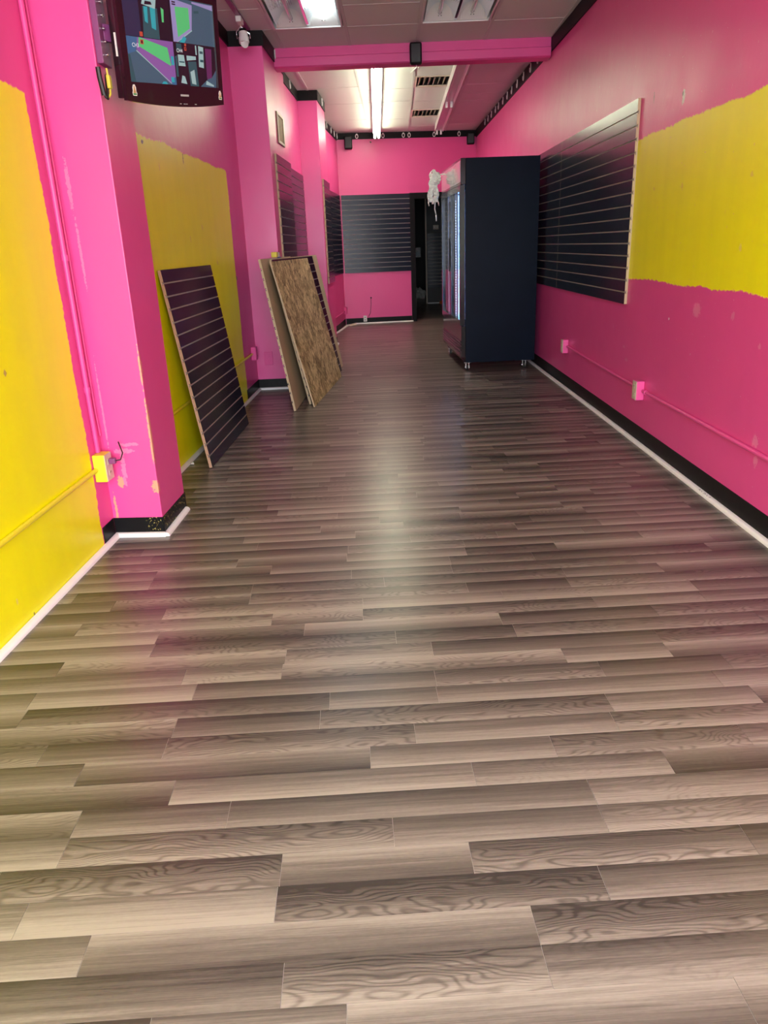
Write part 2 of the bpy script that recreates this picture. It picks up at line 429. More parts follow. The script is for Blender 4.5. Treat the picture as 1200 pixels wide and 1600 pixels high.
# ------------------------------------------------------------------ walls
def LP(px): return onwall(px, (xA(2), 2), (xA(7), 7))
def RP(px): return onwall(px, (xR(2), 2), (xR(8), 8))
DARK = (0.03, 0.02, 0.02); WHT = (0.80, 0.72, 0.70); YEL2 = (0.86, 0.74, 0.12); ORG = (0.80, 0.34, 0.22)
PALE = (0.83, 0.20, 0.41)
def chip(f, px, ra, rz, col):
    p = f(px); return (p.y, p.z, ra, rz, col)
paint('paint_left', patches=[(-3, 3.185, -1, 1.872, YELLOW), (3.6, 6.64, -1, 1.895, YELLOW)],
      chips=[chip(LP, (8, 583), .010, .012, (0.55, 0.42, 0.10)), chip(LP, (222, 221), .018, .012, (0.22, 0.18, 0.05)), chip(LP, (286, 248), .010, .030, (0.16, 0.12, 0.05)),
             chip(LP, (249, 260), .008, .022, YEL2), chip(LP, (298, 374), .012, .022, YEL2), chip(LP, (316, 355), .016, .02, YEL2), chip(LP, (340, 410), .02, .02, YEL2), chip(LP, (370, 435), .02, .02, (0.2, 0.16, 0.05)),
             chip(LP, (27, 940), .006, .014, YEL2), chip(LP, (54, 960), .006, .008, (0.35, 0.27, 0.05))])
paint('paint_right', patches=[(-3, 5.2, 1.012, 1.838, YELLOW)], specks=0.5,
      chips=[chip(RP, (1068, 152), .020, .040, WHT), chip(RP, (1067, 146), .009, .014, DARK), chip(RP, (1022, 152), .006, .03, (0.25, .05, .1)), chip(RP, (1089, 485), .05, .035, PALE),
             chip(RP, (1045, 498), .008, .008, WHT), chip(RP, (1066, 290), .012, .018, YEL2), chip(RP, (1175, 273), .014, .014, YEL2), chip(RP, (1157, 387), .014, .02, YEL2), chip(RP, (1022, 295), .014, .012, YEL2),
             chip(RP, (958, 510), .010, .012, PALE), chip(RP, (978, 562), .03, .012, PALE), chip(RP, (975, 542), .03, .01, PALE), chip(RP, (1180, 690), .03, .03, PALE), chip(RP, (1187, 542), .012, .012, PALE), chip(RP, (1145, 494), .02, .02, PALE), chip(RP, (1180, 720), .02, .03, PALE)])
paint('paint_pillar', axis='x', front=3.345, chips=[(-1.103, 0.50, .006, .16, ORG), (-1.104, 0.80, .005, .10, ORG), (-1.318, 0.12, .007, .10, ORG), (-1.112, 0.24, .016, .035, ORG), (-1.275, 0.27, .016, .03, ORG), (-1.305, 0.62, .005, .20, PALE), (-1.290, 1.55, .009, .11, PALE), (-1.285, 1.28, .006, .15, PALE), (-1.24, 0.42, .05, .012, PALE), (-1.25, 0.34, .012, .09, PALE), (-1.21, 0.45, .05, .008, PALE)])
paint('paint_pillar_far', axis='x')
paint('paint_back', axis='x', chips=[(-0.16, 2.86, .015, .015, DARK)])
wl_poly = [(-1.75, FRONT), (xA(FRONT), FRONT), (xA(8.3), 8.3), (xC(8.3), 8.3), (xC(10.3), 10.3), (xD(10.3), 10.3), (xD(13.33), yB(xD(13.33))), (-1.75, yB(-1.75))]
wall_left = struct(MB().prism(wl_poly, 0, TOP).build('wall_left', 'paint_left'))
for pp, mt in ((P1, 'paint_pillar'), (P2, 'paint_pillar_far'), (P3, 'paint_pillar_far')):
    MB().prism(pp, 0, TOP - .001).build('pillar', mt, wall_left, bevel=0.004)
yb = yB(1.6)
wall_right = struct(MB().prism([(xR(FRONT), FRONT), (1.9, FRONT), (1.9, yb), (xR(yb), yb)], 0, TOP).build('wall_right', 'paint_right'))
DX0, DX1, DZ = 0.505, 1.33, 2.045
def bw(x0, x1, z0, z1, mb):
    return mb.hexa([(x0, yB(x0), z0), (x1, yB(x1), z0), (x1, yB(x1) + .12, z0), (x0, yB(x0) + .12, z0), (x0, yB(x0), z1), (x1, yB(x1), z1), (x1, yB(x1) + .12, z1), (x0, yB(x0) + .12, z1)])
mb = MB(); bw(-1.75, DX0, 0, TOP, mb); bw(DX0, DX1, DZ, TOP, mb); bw(DX1, 1.9, 0, TOP, mb)
wall_back = struct(mb.build('wall_back', 'paint_back'))
# storefront wall behind the viewer: a wide glazed opening
mb = MB(); mb.box(-1.75, -1.27, FRONT - .1, FRONT, 0, TOP); mb.box(1.47, 1.9, FRONT - .1, FRONT, 0, TOP); mb.box(-1.27, 1.47, FRONT - .1, FRONT, 2.74, TOP); mb.box(-1.27, 1.47, FRONT - .1, FRONT, 0, 0.16)
wall_front = struct(mb.build('wall_front', 'paint_back'))
pav = struct(MB().box(-9, 9, -12, FRONT - .25, -0.14, -0.10).build('pavement', 'sidewalk'))

# black jamb and head of the doorway in the back wall
mb = MB()
def jamb(x0, x1, z0, z1):
    mb.hexa([(x0, yB(x0) - .015, z0), (x1, yB(x1) - .015, z0), (x1, yB(x1) + .135, z0), (x0, yB(x0) + .135, z0), (x0, yB(x0) - .015, z1), (x1, yB(x1) - .015, z1), (x1, yB(x1) + .135, z1), (x0, yB(x0) + .135, z1)])
jamb(0.452, 0.535, 0, 2.082); jamb(1.30, 1.38, 0, 2.082); jamb(0.535, 1.30, 1.99, 2.082)
door = struct(mb.build('door_1', 'black_base'))

# ------------------------------------------------------------------ bands, skirting, floor strips
def run(pts, side, z0, z1, t, mat, name, parent=None):
    """a flat band along a polyline, offset to one side (+1 = left of travel)"""
    mb = MB()
    for i in range(len(pts) - 1):
        a, b = Vector((*pts[i], 0)), Vector((*pts[i + 1], 0)); d = (b - a).normalized(); n = Vector((-d.y, d.x, 0)) * side
        e0 = 0.0; e1 = t
        mb.fbox(a, d, n, Z, -0.0, (b - a).length + (t if i < len(pts) - 2 else 0), 0.0005, t, z0, z1)
    return mb.build(name, mat, parent)
lb = [(xA(3.72), 3.72), (xA(7.19), 7.19)]
bandB = struct(run([(xA(FRONT), FRONT), (xA(3.33), 3.33)], -1, 2.893, CEIL - .001, .012, 'black_band', 'trim_2'))
struct(run(lb, -1, 2.893, CEIL - .001, .012, 'black_band', 'trim_3'))
struct(run([P2[0], P2[1], P2[2]], -1, 2.888, CEIL - .001, .012, 'black_band', 'trim_4'))
struct(run([(xC(8.36), 8.36), (xC(9.75), 9.75)], -1, 2.893, CEIL - .001, .012, 'black_band', 'trim_5'))
struct(run([P3[0], P3[1], P3[2]], -1, 2.893, CEIL - .001, .012, 'black_band', 'trim_6'))
struct(run([(xD(10.6), 10.6), (xD(13.3), 13.3)], -1, 2.893, CEIL - .001, .012, 'black_band', 'trim_7'))
struct(run([(-0.70, yB(-.70)), (1.57, yB(1.57))], -1, 2.905, CEIL - .001, .012, 'black_band', 'trim_8'))
struct(run([(xR(FRONT), FRONT), (xR(13.5), 13.5)], 1, 2.885, CEIL - .001, .012, 'black_band', 'trim_9'))
struct(run([P1[0], P1[1], P1[2]], -1, 2.893, CEIL - .001, .012, 'black_band', 'trim_10'))
# skirting (black vinyl)
k = N('black_worn'); P_, x_, y_, z_ = k.pos()
sp = k.math('MULTIPLY', k.step(k.noise(P_, 75.0, 3.0, .7), 0.60, 0.64), k.step(x_, -1.19, -1.14))
k.put(k.b.inputs['Base Color'], k.mix(sp, (0.008, 0.008, 0.009, 1), (0.62, 0.52, 0.16, 1))); k.b.inputs['Specular IOR Level'].default_value = 0.12; k.b.inputs['Roughness'].default_value = 0.38; MATS['black_worn'] = k.m
struct(run([(xA(3.19), 3.19), (xA(3.32), 3.32)], -1, 0, 0.095, .004, 'black_base', 'baseboard_left'))
struct(run([P1[0], P1[1], P1[2]], -1, 0, 0.092, .004, 'black_worn', 'baseboard_pillar'))
struct(run([(xA(6.62), 6.62), (xA(7.19), 7.19)], -1, 0, 0.098, .004, 'black_base', 'baseboard_left_middle'))
struct(run([P2[0], P2[1], P2[2]], -1, 0, 0.098, .004, 'black_base', 'baseboard_pillar_middle'))
struct(run([(xC(8.36), 8.36), (xC(9.75), 9.75)], -1, 0, 0.098, .004, 'black_base', 'baseboard_left_far'))
struct(run([P3[0], P3[1], P3[2]], -1, 0, 0.098, .004, 'black_base', 'baseboard_pillar_far'))
struct(run([(xD(10.6), 10.6), (xD(13.3), 13.3)], -1, 0, 0.098, .004, 'black_base', 'baseboard_left_end'))
struct(run([(-0.70, yB(-.70)), (0.45, yB(.45))], -1, 0, 0.098, .004, 'black_base', 'baseboard_back'))
struct(run([(xR(FRONT), FRONT), (xR(7.9), 7.9), (xR(13.5), 13.5)], 1, 0, 0.112, .004, 'black_base', 'baseboard_right'))
# white quarter-round strips along the floor
QR = [(0, 0), (0.024, 0), (0.0235, .004), (0.022, .009), (0.019, .0135), (0.014, .017), (0.008, .019), (0, .019)]
tn = [10]
def quarter(a, b, side, off=.0045, label=None):
    tn[0] += 1
    a, b = Vector((*a, 0)), Vector((*b, 0)); d = b - a; n = Vector((-d.y, d.x, 0)).normalized() * side
    o = MB().sweep(QR, a + n * off + Z * .0004, n, Z, d).build('trim_%d' % tn[0], 'white_trim', smooth=True)
    struct(o); return o
quarter((xA(FRONT), FRONT), (xA(3.335), 3.335), -1, .003)
quarter((P1[0][0] + .03, P1[0][1] - .002), (P1[1][0] + .012, P1[1][1] - .002), -1)
quarter((P1[1][0] + .001, P1[1][1] - .02), (P1[2][0] - .002, P1[2][1] - .02), -1)
quarter((xA(3.71), 3.71), (xA(7.185), 7.185), -1, .003)
quarter((P2[0][0] + .03, P2[0][1] - .002), (P2[1][0] + .01, P2[1][1] - .002), -1)
quarter((P2[1][0], P2[1][1] - .02), P2[2], -1)
quarter((xC(8.36), 8.36), (xC(9.75), 9.75), -1)
quarter((P3[1][0], P3[1][1] - .02), P3[2], -1)
quarter((xD(10.6), 10.6), (xD(12.0), 12.0), -1)
quarter((xD(12.0) + .008, 12.0), (xD(13.0) + .05, 13.02), -1)
quarter((xD(13.0) + .05, 13.02), (-0.55, yB(-.55)), -1, .006)
quarter((-0.55, yB(-.55)), (0.47, yB(.47)), -1)
strip_r = quarter((xR(FRONT), FRONT), (xR(5.6), 5.6), 1)
quarter((xR(5.6), 5.6), (xR(7.6) - .012, 7.6), 1)
quarter((xR(7.6) - .012, 7.6), (xR(13.4), 13.4), 1)

for pxm in ((1106, 771), (914, 633)):
    pq = atz(pxm, .015); mk = MB()
    for i in range(7):
        y_ = pq.y + (i - 3) * .022; x_ = xR(y_) - .0215
        mk.tube([(x_ - .001 * (i % 2), y_, .0145), (x_ + .006, y_ + .010 * (1 - 2 * (i % 3 == 0)), .0198)], .0009, 5)
    mk.build('pencil_marks', 'black_matte', strip_r)
# ------------------------------------------------------------------ ceiling: tiles and grid
ceiling = struct(MB().box(-1.75, 1.9, FRONT - .1, 13.7, TOP, TOP + .05).build('ceiling', 'tile_white'))
def gx(x0, y): return x0 + 0.015 * (y - 7.0)
XB = [-1.475, -0.868, -0.260, 0.355, 0.965, 1.575]
yn = [7.80, 7.205, 6.62, 6.01, 5.40, 4.79, 4.18, 3.57, 2.96, 2.35, 1.74, 1.13, 0.52, -0.09, -0.70, FRONT]
BAYS = {0: [7.80, 8.75, 9.72, 10.75, 12.0, 13.5], 1: [7.80, 8.72, 9.70, 10.75, 12.05, 13.5], 2: [7.80, 8.78, 9.90, 10.73, 12.12, 13.55],
        3: [7.80, 8.72, 9.27, 9.87, 10.75, 11.40, 12.04, 12.9, 13.6], 4: [7.80, 8.69, 9.82, 10.38, 10.85, 11.85, 12.85, 13.65], 5: [7.80, 8.69, 9.82, 10.85, 11.85, 12.85, 13.65]}
TROFF = {(1, 7.205): 'L', (3, 7.205): 'R', (1, 6.62): 'L', (3, 6.62): 'R'}
def tile(x0a, x0b, y0, y1):
    g = .001
    a, b, c_, d = (gx(x0a, y0) + g, y0 + g), (gx(x0b, y0) - g, y0 + g), (gx(x0b, y1) - g, y1 - g), (gx(x0a, y1) + g, y1 - g)
    MB().prism([a, b, c_, d], CEIL + .0015, CEIL + .016).build('ceiling_tile', 'tile_white', ceiling)
edges = [-1.75] + XB + [1.72]
vents = [(9.27, 9.87), (11.40, 12.04)]
for bi in range(7):
    x0a = edges[bi]; x0b = edges[bi + 1]
    kk = bi - 1
    ys = sorted(yn)
    for i in range(len(ys) - 1):
        if kk in (1, 3) and 5.95 < (ys[i] + ys[i + 1]) / 2 < 7.2: continue      # the light fittings lie here
        if bi == 0: continue
        tile(x0a, x0b, ys[i], ys[i + 1])
        if ys[i] > FRONT: MB().hexa([(gx(x0a, ys[i]), ys[i] - .011, CEIL - .001), (gx(x0b, ys[i]), ys[i] - .011, CEIL - .001), (gx(x0b, ys[i]), ys[i] + .011, CEIL - .001), (gx(x0a, ys[i]), ys[i] + .011, CEIL - .001),
            (gx(x0a, ys[i]), ys[i] - .011, CEIL + .001), (gx(x0b, ys[i]), ys[i] - .011, CEIL + .001), (gx(x0b, ys[i]), ys[i] + .011, CEIL + .001), (gx(x0a, ys[i]), ys[i] + .011, CEIL + .001)]).build('grid_bar', 'grid_white', ceiling)
    if bi == 0: continue
    by = BAYS[kk]
    for i in range(len(by) - 1):
        if kk == 3 and any(abs(by[i] - v[0]) < .01 for v in vents): continue
        tile(x0a, x0b, by[i], by[i + 1])
        if i: MB().hexa([(gx(x0a, by[i]), by[i] - .011, CEIL - .001), (gx(x0b, by[i]), by[i] - .011, CEIL - .001), (gx(x0b, by[i]), by[i] + .011, CEIL - .001), (gx(x0a, by[i]), by[i] + .011, CEIL - .001),
            (gx(x0a, by[i]), by[i] - .011, CEIL + .001), (gx(x0b, by[i]), by[i] - .011, CEIL + .001), (gx(x0b, by[i]), by[i] + .011, CEIL + .001), (gx(x0a, by[i]), by[i] + .011, CEIL + .001)]).build('grid_bar', 'grid_white', ceiling)
for x0 in XB:
    a, b = gx(x0, FRONT), gx(x0, 13.5)
    MB().hexa([(a - .013, FRONT, CEIL - .004), (a + .013, FRONT, CEIL - .004), (b + .013, 13.5, CEIL - .004), (b - .013, 13.5, CEIL - .004), (a - .013, FRONT, CEIL + .001), (a + .013, FRONT, CEIL + .001), (b + .013, 13.5, CEIL + .001), (b - .013, 13.5, CEIL + .001)]).build('grid_bar', 'grid_white', ceiling)
# pink painted beam
bp = [(0, 0), (0, -.075), (-.012, -.082), (-.012, -.150), (.008, -.160), (.17, -.160), (.17, 0)]
beam = MB().sweep([(p[0], p[1]) for p in bp], Vector((-0.95, 7.80, CEIL - .0005)), Y, Z, Vector((xR(7.8) - .014 + 0.95, 0, 0))).build('beam', 'beam_pink', ceiling)

# ------------------------------------------------------------------ light fittings
def troffer(x0, y0, lit, label):
    xa, xb = gx(x0, 6.6) + .016, gx(x0 + .6115, 6.6) - .016; y1 = y0 - 1.17; W = xb - xa
    t = thing('recessed_light', ((xa + xb) / 2, (y0 + y1) / 2, CEIL), label, 'ceiling light', 'recessed ceiling lights')
    mb = MB()
    for (a, b, c_, d) in ((xa, xa + .018, y1, y0), (xb - .018, xb, y1, y0), (xa, xb, y0 - .02, y0), (xa, xb, y1, y1 + .02)):
        mb.box(a, b, c_, d, CEIL - .006, CEIL + .004)
    mb.build('frame', 'enamel', t, bevel=.002)
    mb = MB(); mb.box(xa, xa + .004, y1, y0, CEIL + .004, CEIL + .125); mb.box(xb - .004, xb, y1, y0, CEIL + .004, CEIL + .125); mb.box(xa, xb, y1, y0, CEIL + .125, CEIL + .13); mb.box(xa, xb, y0 - .004, y0, CEIL + .004, CEIL + .125); mb.box(xa, xb, y1, y1 + .004, CEIL + .004, CEIL + .125)
    mb.build('housing', 'enamel', t)
    for s in (0, 1):
        c = xa + W * (.27 + .46 * s); hw = W * .215
        prof = []
        for i in range(15):
            q = -1 + 2 * i / 14; prof.append((q * hw, .012 + .095 * (1 - abs(q) ** 2.2)))
        mb = MB()
        for i in range(14):
            (pa, za), (pb, zb) = prof[i], prof[i + 1]
            mb.quad([(c + pa, y1 + .03, CEIL + za), (c + pb, y1 + .03, CEIL + zb), (c + pb, y0 - .045, CEIL + zb), (c + pa, y0 - .045, CEIL + za)])
        rf = mb.build('reflector', 'reflector', t, smooth=True)
        mb = MB()
        for i in range(14):
            (pa, za), (pb, zb) = prof[i], prof[i + 1]
            mb.quad([(c + pa, y0 - .05 - .10 * (za - .012) / .095, CEIL + za), (c + pb, y0 - .05 - .10 * (zb - .012) / .095, CEIL + zb), (c + pb * 1.05, y0 - .022, CEIL + .006), (c + pa * 1.05, y0 - .022, CEIL + .006)])
        ep = mb.build('end_plate', 'enamel', t)
        for (hx_, hz_) in ((-.01, .3), (-.01, .55), (.012, .3), (.012, .55)):
            MB().box(c + hx_ - .003, c + hx_ + .003, y0 - .05 - .10 * hz_, y0 - .046 - .10 * hz_, CEIL + .010 + .095 * hz_ * .6, CEIL + .016 + .095 * hz_ * .6).build('hole', 'black_matte', ep)
        MB().tube([(c, y1 + .035, CEIL + .055), (c, y0 - .05, CEIL + .055)], .0165, 14).build('tube', 'tube_cool' if lit[s] else 'glass_tube', t, smooth=True)
        for yy in (y0 - .05, y1 + .04):
            so = MB().box(c - .014, c + .014, yy - .006, yy + .010, CEIL + .03, CEIL + .10).build('socket', 'white_plastic', t, bevel=.003)
    MB().box(xa + W * .5 - .012, xa + W * .5 + .012, y1 + .02, y0 - .02, CEIL + .008, CEIL + .016).build('centre_rib', 'reflector', t, bevel=.003)
    for s in (0, 1):
        for e in (0, 1):
            xx = xa + .03 + s * (W - .06) + (0.02 * (1 - 2 * s))
    return t
troffer(XB[1], 7.19, (False, True), 'recessed mirrored ceiling light with one glowing tube')
troffer(XB[3], 7.19, (False, False), 'recessed mirrored ceiling light with both tubes off')

def strip(xc0, xc1, ya, yb_, lit, label):
    t = thing('strip_light', ((xc0 + xc1) / 2, (ya + yb_) / 2, CEIL), label, 'ceiling light')
    L = (yb_ - ya) / 2; sl = (xc1 - xc0) / (yb_ - ya)
    for h in (0, 1):
        y0 = ya + h * L; y1 = y0 + L - .012
        x0 = xc0 + sl * (y0 - ya); x1 = xc0 + sl * (y1 - ya)
        o = Vector((x0, y0, 0)); d = Vector((x1 - x0, y1 - y0, 0)); ax = Vector((d.y, -d.x, 0)).normalized()
        prof = [(-.058, CEIL - .002), (-.060, CEIL - .070), (-.052, CEIL - .074), (-.030, CEIL - .100), (.030, CEIL - .100), (.052, CEIL - .074), (.060, CEIL - .070), (.058, CEIL - .002)]
        if not lit: prof = [(-.058, CEIL - .002), (-.066, CEIL - .110), (-.060, CEIL - .110), (-.042, CEIL - .085), (.042, CEIL - .085), (.060, CEIL - .110), (.066, CEIL - .110), (.058, CEIL - .002)]
        MB().sweep(prof, o, ax, Z, d).build('channel', 'enamel', t)
        dn_ = d.normalized()
        for sx in (-1, 1):
            if lit:
                MB().tube([o + ax * (.030 * sx) + Z * (CEIL - .127) + dn_ * .03, o + ax * (.030 * sx) + Z * (CEIL - .127) + d - dn_ * .03], .019, 12).build('tube', 'tube_warm', t, smooth=True)
            for q in (.012, d.length - .012):
                MB().fbox(o + dn_ * q + ax * (.030 * sx), ax, dn_, Z, -.014, .014, -.010, .010, CEIL - .150, CEIL - .08).build('socket', 'white_plastic', t, bevel=.004)
        if h == 0:
            MB().fbox(o, ax, dn_, Z, -.066, .066, -.012, .0, CEIL - .118, CEIL - .001).build('end_cap', 'enamel', t, bevel=.006)
    return t
strip(-0.010, -0.055, 8.02, 12.95, True, 'glowing double tube fluorescent strip light on the rear ceiling')
strip(0.825, 0.905, 8.0, 12.75, False, 'unlit empty fluorescent strip light on the rear ceiling')

# air vents in the rear ceiling
for (y0, y1), nm in zip(vents, ('pale louvred ceiling vent next to the pink beam', 'pale louvred ceiling vent further towards the back wall')):
    xa, xb = gx(XB[3], y0) + .013, gx(XB[4], y0) - .013
    t = thing('ceiling_vent', ((xa + xb) / 2, (y0 + y1) / 2, CEIL), nm, 'vent')
    mb = MB(); mb.box(xa, xb, y0 + .011, y0 + .04, CEIL - .003, CEIL + .012); mb.box(xa, xb, y1 - .04, y1 - .011, CEIL - .003, CEIL + .012); mb.box(xa, xa + .03, y0 + .04, y1 - .04, CEIL - .003, CEIL + .012); mb.box(xb - .03, xb, y0 + .04, y1 - .04, CEIL - .003, CEIL + .012)
    mb.build('frame', 'vent_metal', t)
    MB().box(xa, xb, y0 + .011, y1 - .011, CEIL + .10, CEIL + .105).build('backing', 'vent_dark', t)
    for i in range(9):
        xx = xa + .05 + i * (xb - xa - .08) / 9
        MB().hexa([(xx, y0 + .04, CEIL), (xx + .003, y0 + .04, CEIL), (xx + .003, y1 - .04, CEIL), (xx, y1 - .04, CEIL), (xx + .045, y0 + .04, CEIL + .07), (xx + .048, y0 + .04, CEIL + .07), (xx + .048, y1 - .04, CEIL + .07), (xx + .045, y1 - .04, CEIL + .07)]).build('louvre', 'vent_metal', t)

# ------------------------------------------------------------------ slatted wall panels
PITCH = 0.0762
def slat_panel(o, along, up, out, L, Hh, face, core, groove, label, name='slat_panel', thick=.019, cat='wall panel', group=None):
    """o: lower corner at the back; along / up / out: frame. A core board with T-slot slats, each slat its own piece"""
    t = thing(name, o, label, cat, group)
    MB().fbox(o, along, up, out, 0, L, 0, Hh, 0.0005, thick - .010).build('core_board', core, t)
    n = round(Hh / PITCH); p = Hh / n; gap = .0085
    proto = {}
    for i in range(n):
        z0 = i * p + (gap / 2 if i else 0); z1 = (i + 1) * p - (gap / 2 if i < n - 1 else 0)
        r0 = .007 if i else 0; r1 = .007 if i < n - 1 else 0
        b0, b1, b2 = thick - .010, thick - .0045, thick
        prof = [(z0 + r0, b0), (z1 - r1, b0), (z1 - r1, b1), (z1, b1), (z1, b2), (z0, b2), (z0, b1), (z0 + r0, b1)]
        key = 0 if i == 0 else (2 if i == n - 1 else 1)
        if key not in proto:
            org = o + up * (i * p)
            mb = MB(); mb.sweep([(a - i * p, b) for a, b in prof], Vector(), up, out, along * L)
            me_o = mb.build('slat', [core, face, groove], None)
            me = me_o.data
            fn = along.normalized()
            for pol in me.polygons:
                nn = pol.normal
                if abs(nn.dot(fn)) > .9: pol.material_index = 0
                elif nn.dot(out) > .9 and sum((me.vertices[v].co.dot(out) for v in pol.vertices)) / 4 > thick - .001: pol.material_index = 1
                else: pol.material_index = 2
            proto[key] = me; so = me_o
        else:
            so = bpy.data.objects.new('slat', proto[key]); C.objects.link(so)
        so.parent = t; so.location = up * (i * p)
    # pale strip at the bottom of every slot
    mb = MB()
    for i in range(1, n):
        mb.fbox(o, along, up, out, .0005, L - .0005, i * p - .0056, i * p + .0056, thick - .0099, thick - .0078)
    mb.build('slot_inserts', groove, t)['kind'] = 'stuff'
    return t
# right wall: two panels side by side, the farther one passing behind the fridge
for (y0, y1, lb_) in ((5.135, 7.165, 'navy slatted panel on right wall next to the yellow paint'), (7.168, 9.20, 'navy slatted panel on right wall partly behind the tall fridge')):
    a = Vector((xR(y1) - .0008, y1, 0.845)); b = Vector((xR(y0) - .0008, y0, 0.845)); al = (b - a)
    slat_panel(a, al.normalized(), Z, Vector((-1, -.0039, 0)).normalized(), al.length, 1.219, 'slat_dark', 'mdf', 'groove_light', lb_)
# side of the second pillar, third bay, third pillar, last bay, back wall
def panel_on(p, q, off, z0, face, core, groove, label, Hh=1.219):
    a = Vector((p[0], p[1], z0)); b = Vector((q[0], q[1], z0)); al = b - a; n = Vector((al.y, -al.x, 0)).normalized()
    slat_panel(a + n * off, al.normalized(), Z, n, al.length, Hh, face, core, groove, label)
def lerp(a, b, t): return (a[0] + (b[0] - a[0]) * t, a[1] + (b[1] - a[1]) * t)
panel_on(lerp(P2[1], P2[2], .17), lerp(P2[1], P2[2], .97), .001, 0.87, 'slat_dark', 'mdf', 'groove_light', 'dark slatted panel with pale edge on the side of the pillar behind the leaning boards')
panel_on((xC(8.40), 8.40), (xC(9.70), 9.70), .001, 0.87, 'slat_dark', 'mdf', 'groove_light', 'dark slatted panel in the wall bay between the two rear pillars')
panel_on(lerp(P3[1], P3[2], .10), lerp(P3[1], P3[2], .98), .001, 0.84, 'slat_dark', 'mdf', 'groove_light', 'narrow dark slatted panel on the side of the rearmost pillar')
panel_on((xD(10.65), 10.65), (xD(13.25), 13.25), .001, 0.855, 'slat_dark', 'mdf', 'groove_light', 'dark slatted panel on left wall running to the back corner')
panel_on((-0.683, yB(-.683)), (0.450, yB(.450)), .001, 0.85, 'slat_dark', 'mdf', 'groove_light', 'navy slatted panel on the back wall beside the dark doorway', 1.225)

# leaning panel against the yellow wall
def leaning(B0, B1, lean, h):
    d = (B1 - B0).normalized(); n = Vector((-d.y, d.x, 0)); up = (n * lean + Z * h).normalized(); out = d.cross(up).normalized()
    if out.dot(Vector((1, 0, 0))) < 0: out = -out
    return d, up, out
B0 = Vector((-1.118, 4.457, .0005)); B1 = Vector((-1.098, 5.672, .0005)); d, up, out = leaning(B0, B1, .163, 1.168)
slat_panel(B0 - out * .019 + Z * .006, d, up, out, (B1 - B0).length, 1.19, 'slat_dark', 'mdf_red', 'groove_light', 'purple-black slatted panel leaning on the yellow painted wall')
# stack of boards leaning on the second pillar
B0 = Vector((-0.776, 6.091, .006)); d, up, out = leaning(B0, B0 + Vector((.035, 1, 0)), .188, 1.195)
slat_panel(B0, d, up, -out, 1.52, 1.215, 'slat_dark', 'mdf', 'groove_light', 'slatted panel turned to show its tan back, rearmost of the leaning boards')
B0 = Vector((-0.672, 6.36, .006)); d, up, out = leaning(B0, B0 + Vector((.093, 1, 0)), .248, 1.19)
slat_panel(B0 - out * .019, d, up, out, 1.80, 1.215, 'slat_dark', 'mdf', 'groove_light', 'dark slatted panel sandwiched between tan panel and chipboard sheet')
B0 = Vector((-0.700, 6.50, .003)); d, up, out = leaning(B0, B0 + Vector((.093, 1, 0)), .228, 1.19)
tb = MB().fbox(Vector(), d, up, out, 0, 2.03, 0, 1.222, -.014, 0).build('fibre_board', 'mdf'); tb.location = B0
tag(tb, 'plain tan fibre board peeking out behind the sandwiched dark slatted panel', 'board')
B0 = Vector((-0.632, 6.237, .003)); B1 = Vector((-0.488, 7.778, .003)); d, up, out = leaning(B0, B1, .279, 1.18)
osb_o = MB().fbox(Vector(), d, up, out, 0, 1.548, 0, 1.213, -.012, 0).build('chipboard_sheet', ['osb', 'mdf'])
osb_o.location = B0
for p in osb_o.data.polygons:
    if abs(p.normal.dot(d)) > .9 or abs(p.normal.dot(up)) > .9: p.material_index = 1
tag(osb_o, 'rough strand chipboard sheet, outermost of the leaning boards', 'board')

# ------------------------------------------------------------------ wall boxes and conduits
def wbox(c, n, w_, h_, dep, mats, label, face_detail='outlet', cover=None, group=None):
    """surface box: c centre on the wall, n out of the wall"""
    s = Vector((-n.y, n.x, 0))
    t = thing('outlet_box', c, label, 'electrical box', group)
    MB().fbox(c, s, Z, n, -w_ / 2, w_ / 2, -h_ / 2, h_ / 2, .0008, dep).build('body', mats[0], t, bevel=.004)
    cv = MB().fbox(c, s, Z, n, -w_ / 2 + .002, w_ / 2 - .002, -h_ / 2 + .002, h_ / 2 - .002, dep, dep + .003).build('cover', mats[1], t, bevel=.001)
    for q in (-.026, .026):
        MB().fbox(c, s, Z, n, -.014, .014, q - .013, q + .013, dep + .003, dep + .005).build('receptacle', mats[2], cv, bevel=.002)
        for sx in (-.005, .005):
            MB().fbox(c, s, Z, n, sx - .0012, sx + .0012, q - .003, q + .006, dep + .005, dep + .0056).build('slot', 'black_matte', cv)
    return t
nR = Vector((-1, 0, 0)); nL = Vector((1, -.0208, 0)).normalized()
# right wall run
zc = 0.372
wbox(Vector((xR(6.70) - .0005, 6.72, .372)), nR, .078, .118, .048, ('pink_plastic', 'cream_plastic', 'cream_plastic'), 'pink outlet box at the end of the right wall conduit')
wbox(Vector((xR(4.70) - .0005, 4.70, .350)), nR, .078, .120, .050, ('pink_plastic', 'cream_plastic', 'cream_plastic'), 'pink outlet box midway along the right wall conduit')
def conduit(pts, r, mat, label, name='conduit', clips=()):
    t = thing(name, pts[0], label, 'conduit')
    MB().tube(pts, r, 12).build('pipe', mat, t, smooth=True)
    for (p, ax) in clips:
        MB().tube([p - ax * .012, p + ax * .012], r * 1.35, 12).build('coupling', mat, t, smooth=True)
    return t
rr = .0105
conduit([(xR(6.67) - rr - .001, 6.68, .372), (xR(4.745) - rr - .001, 4.742, .352)], rr, 'pink_plastic', 'pink conduit between the two right wall outlet boxes')
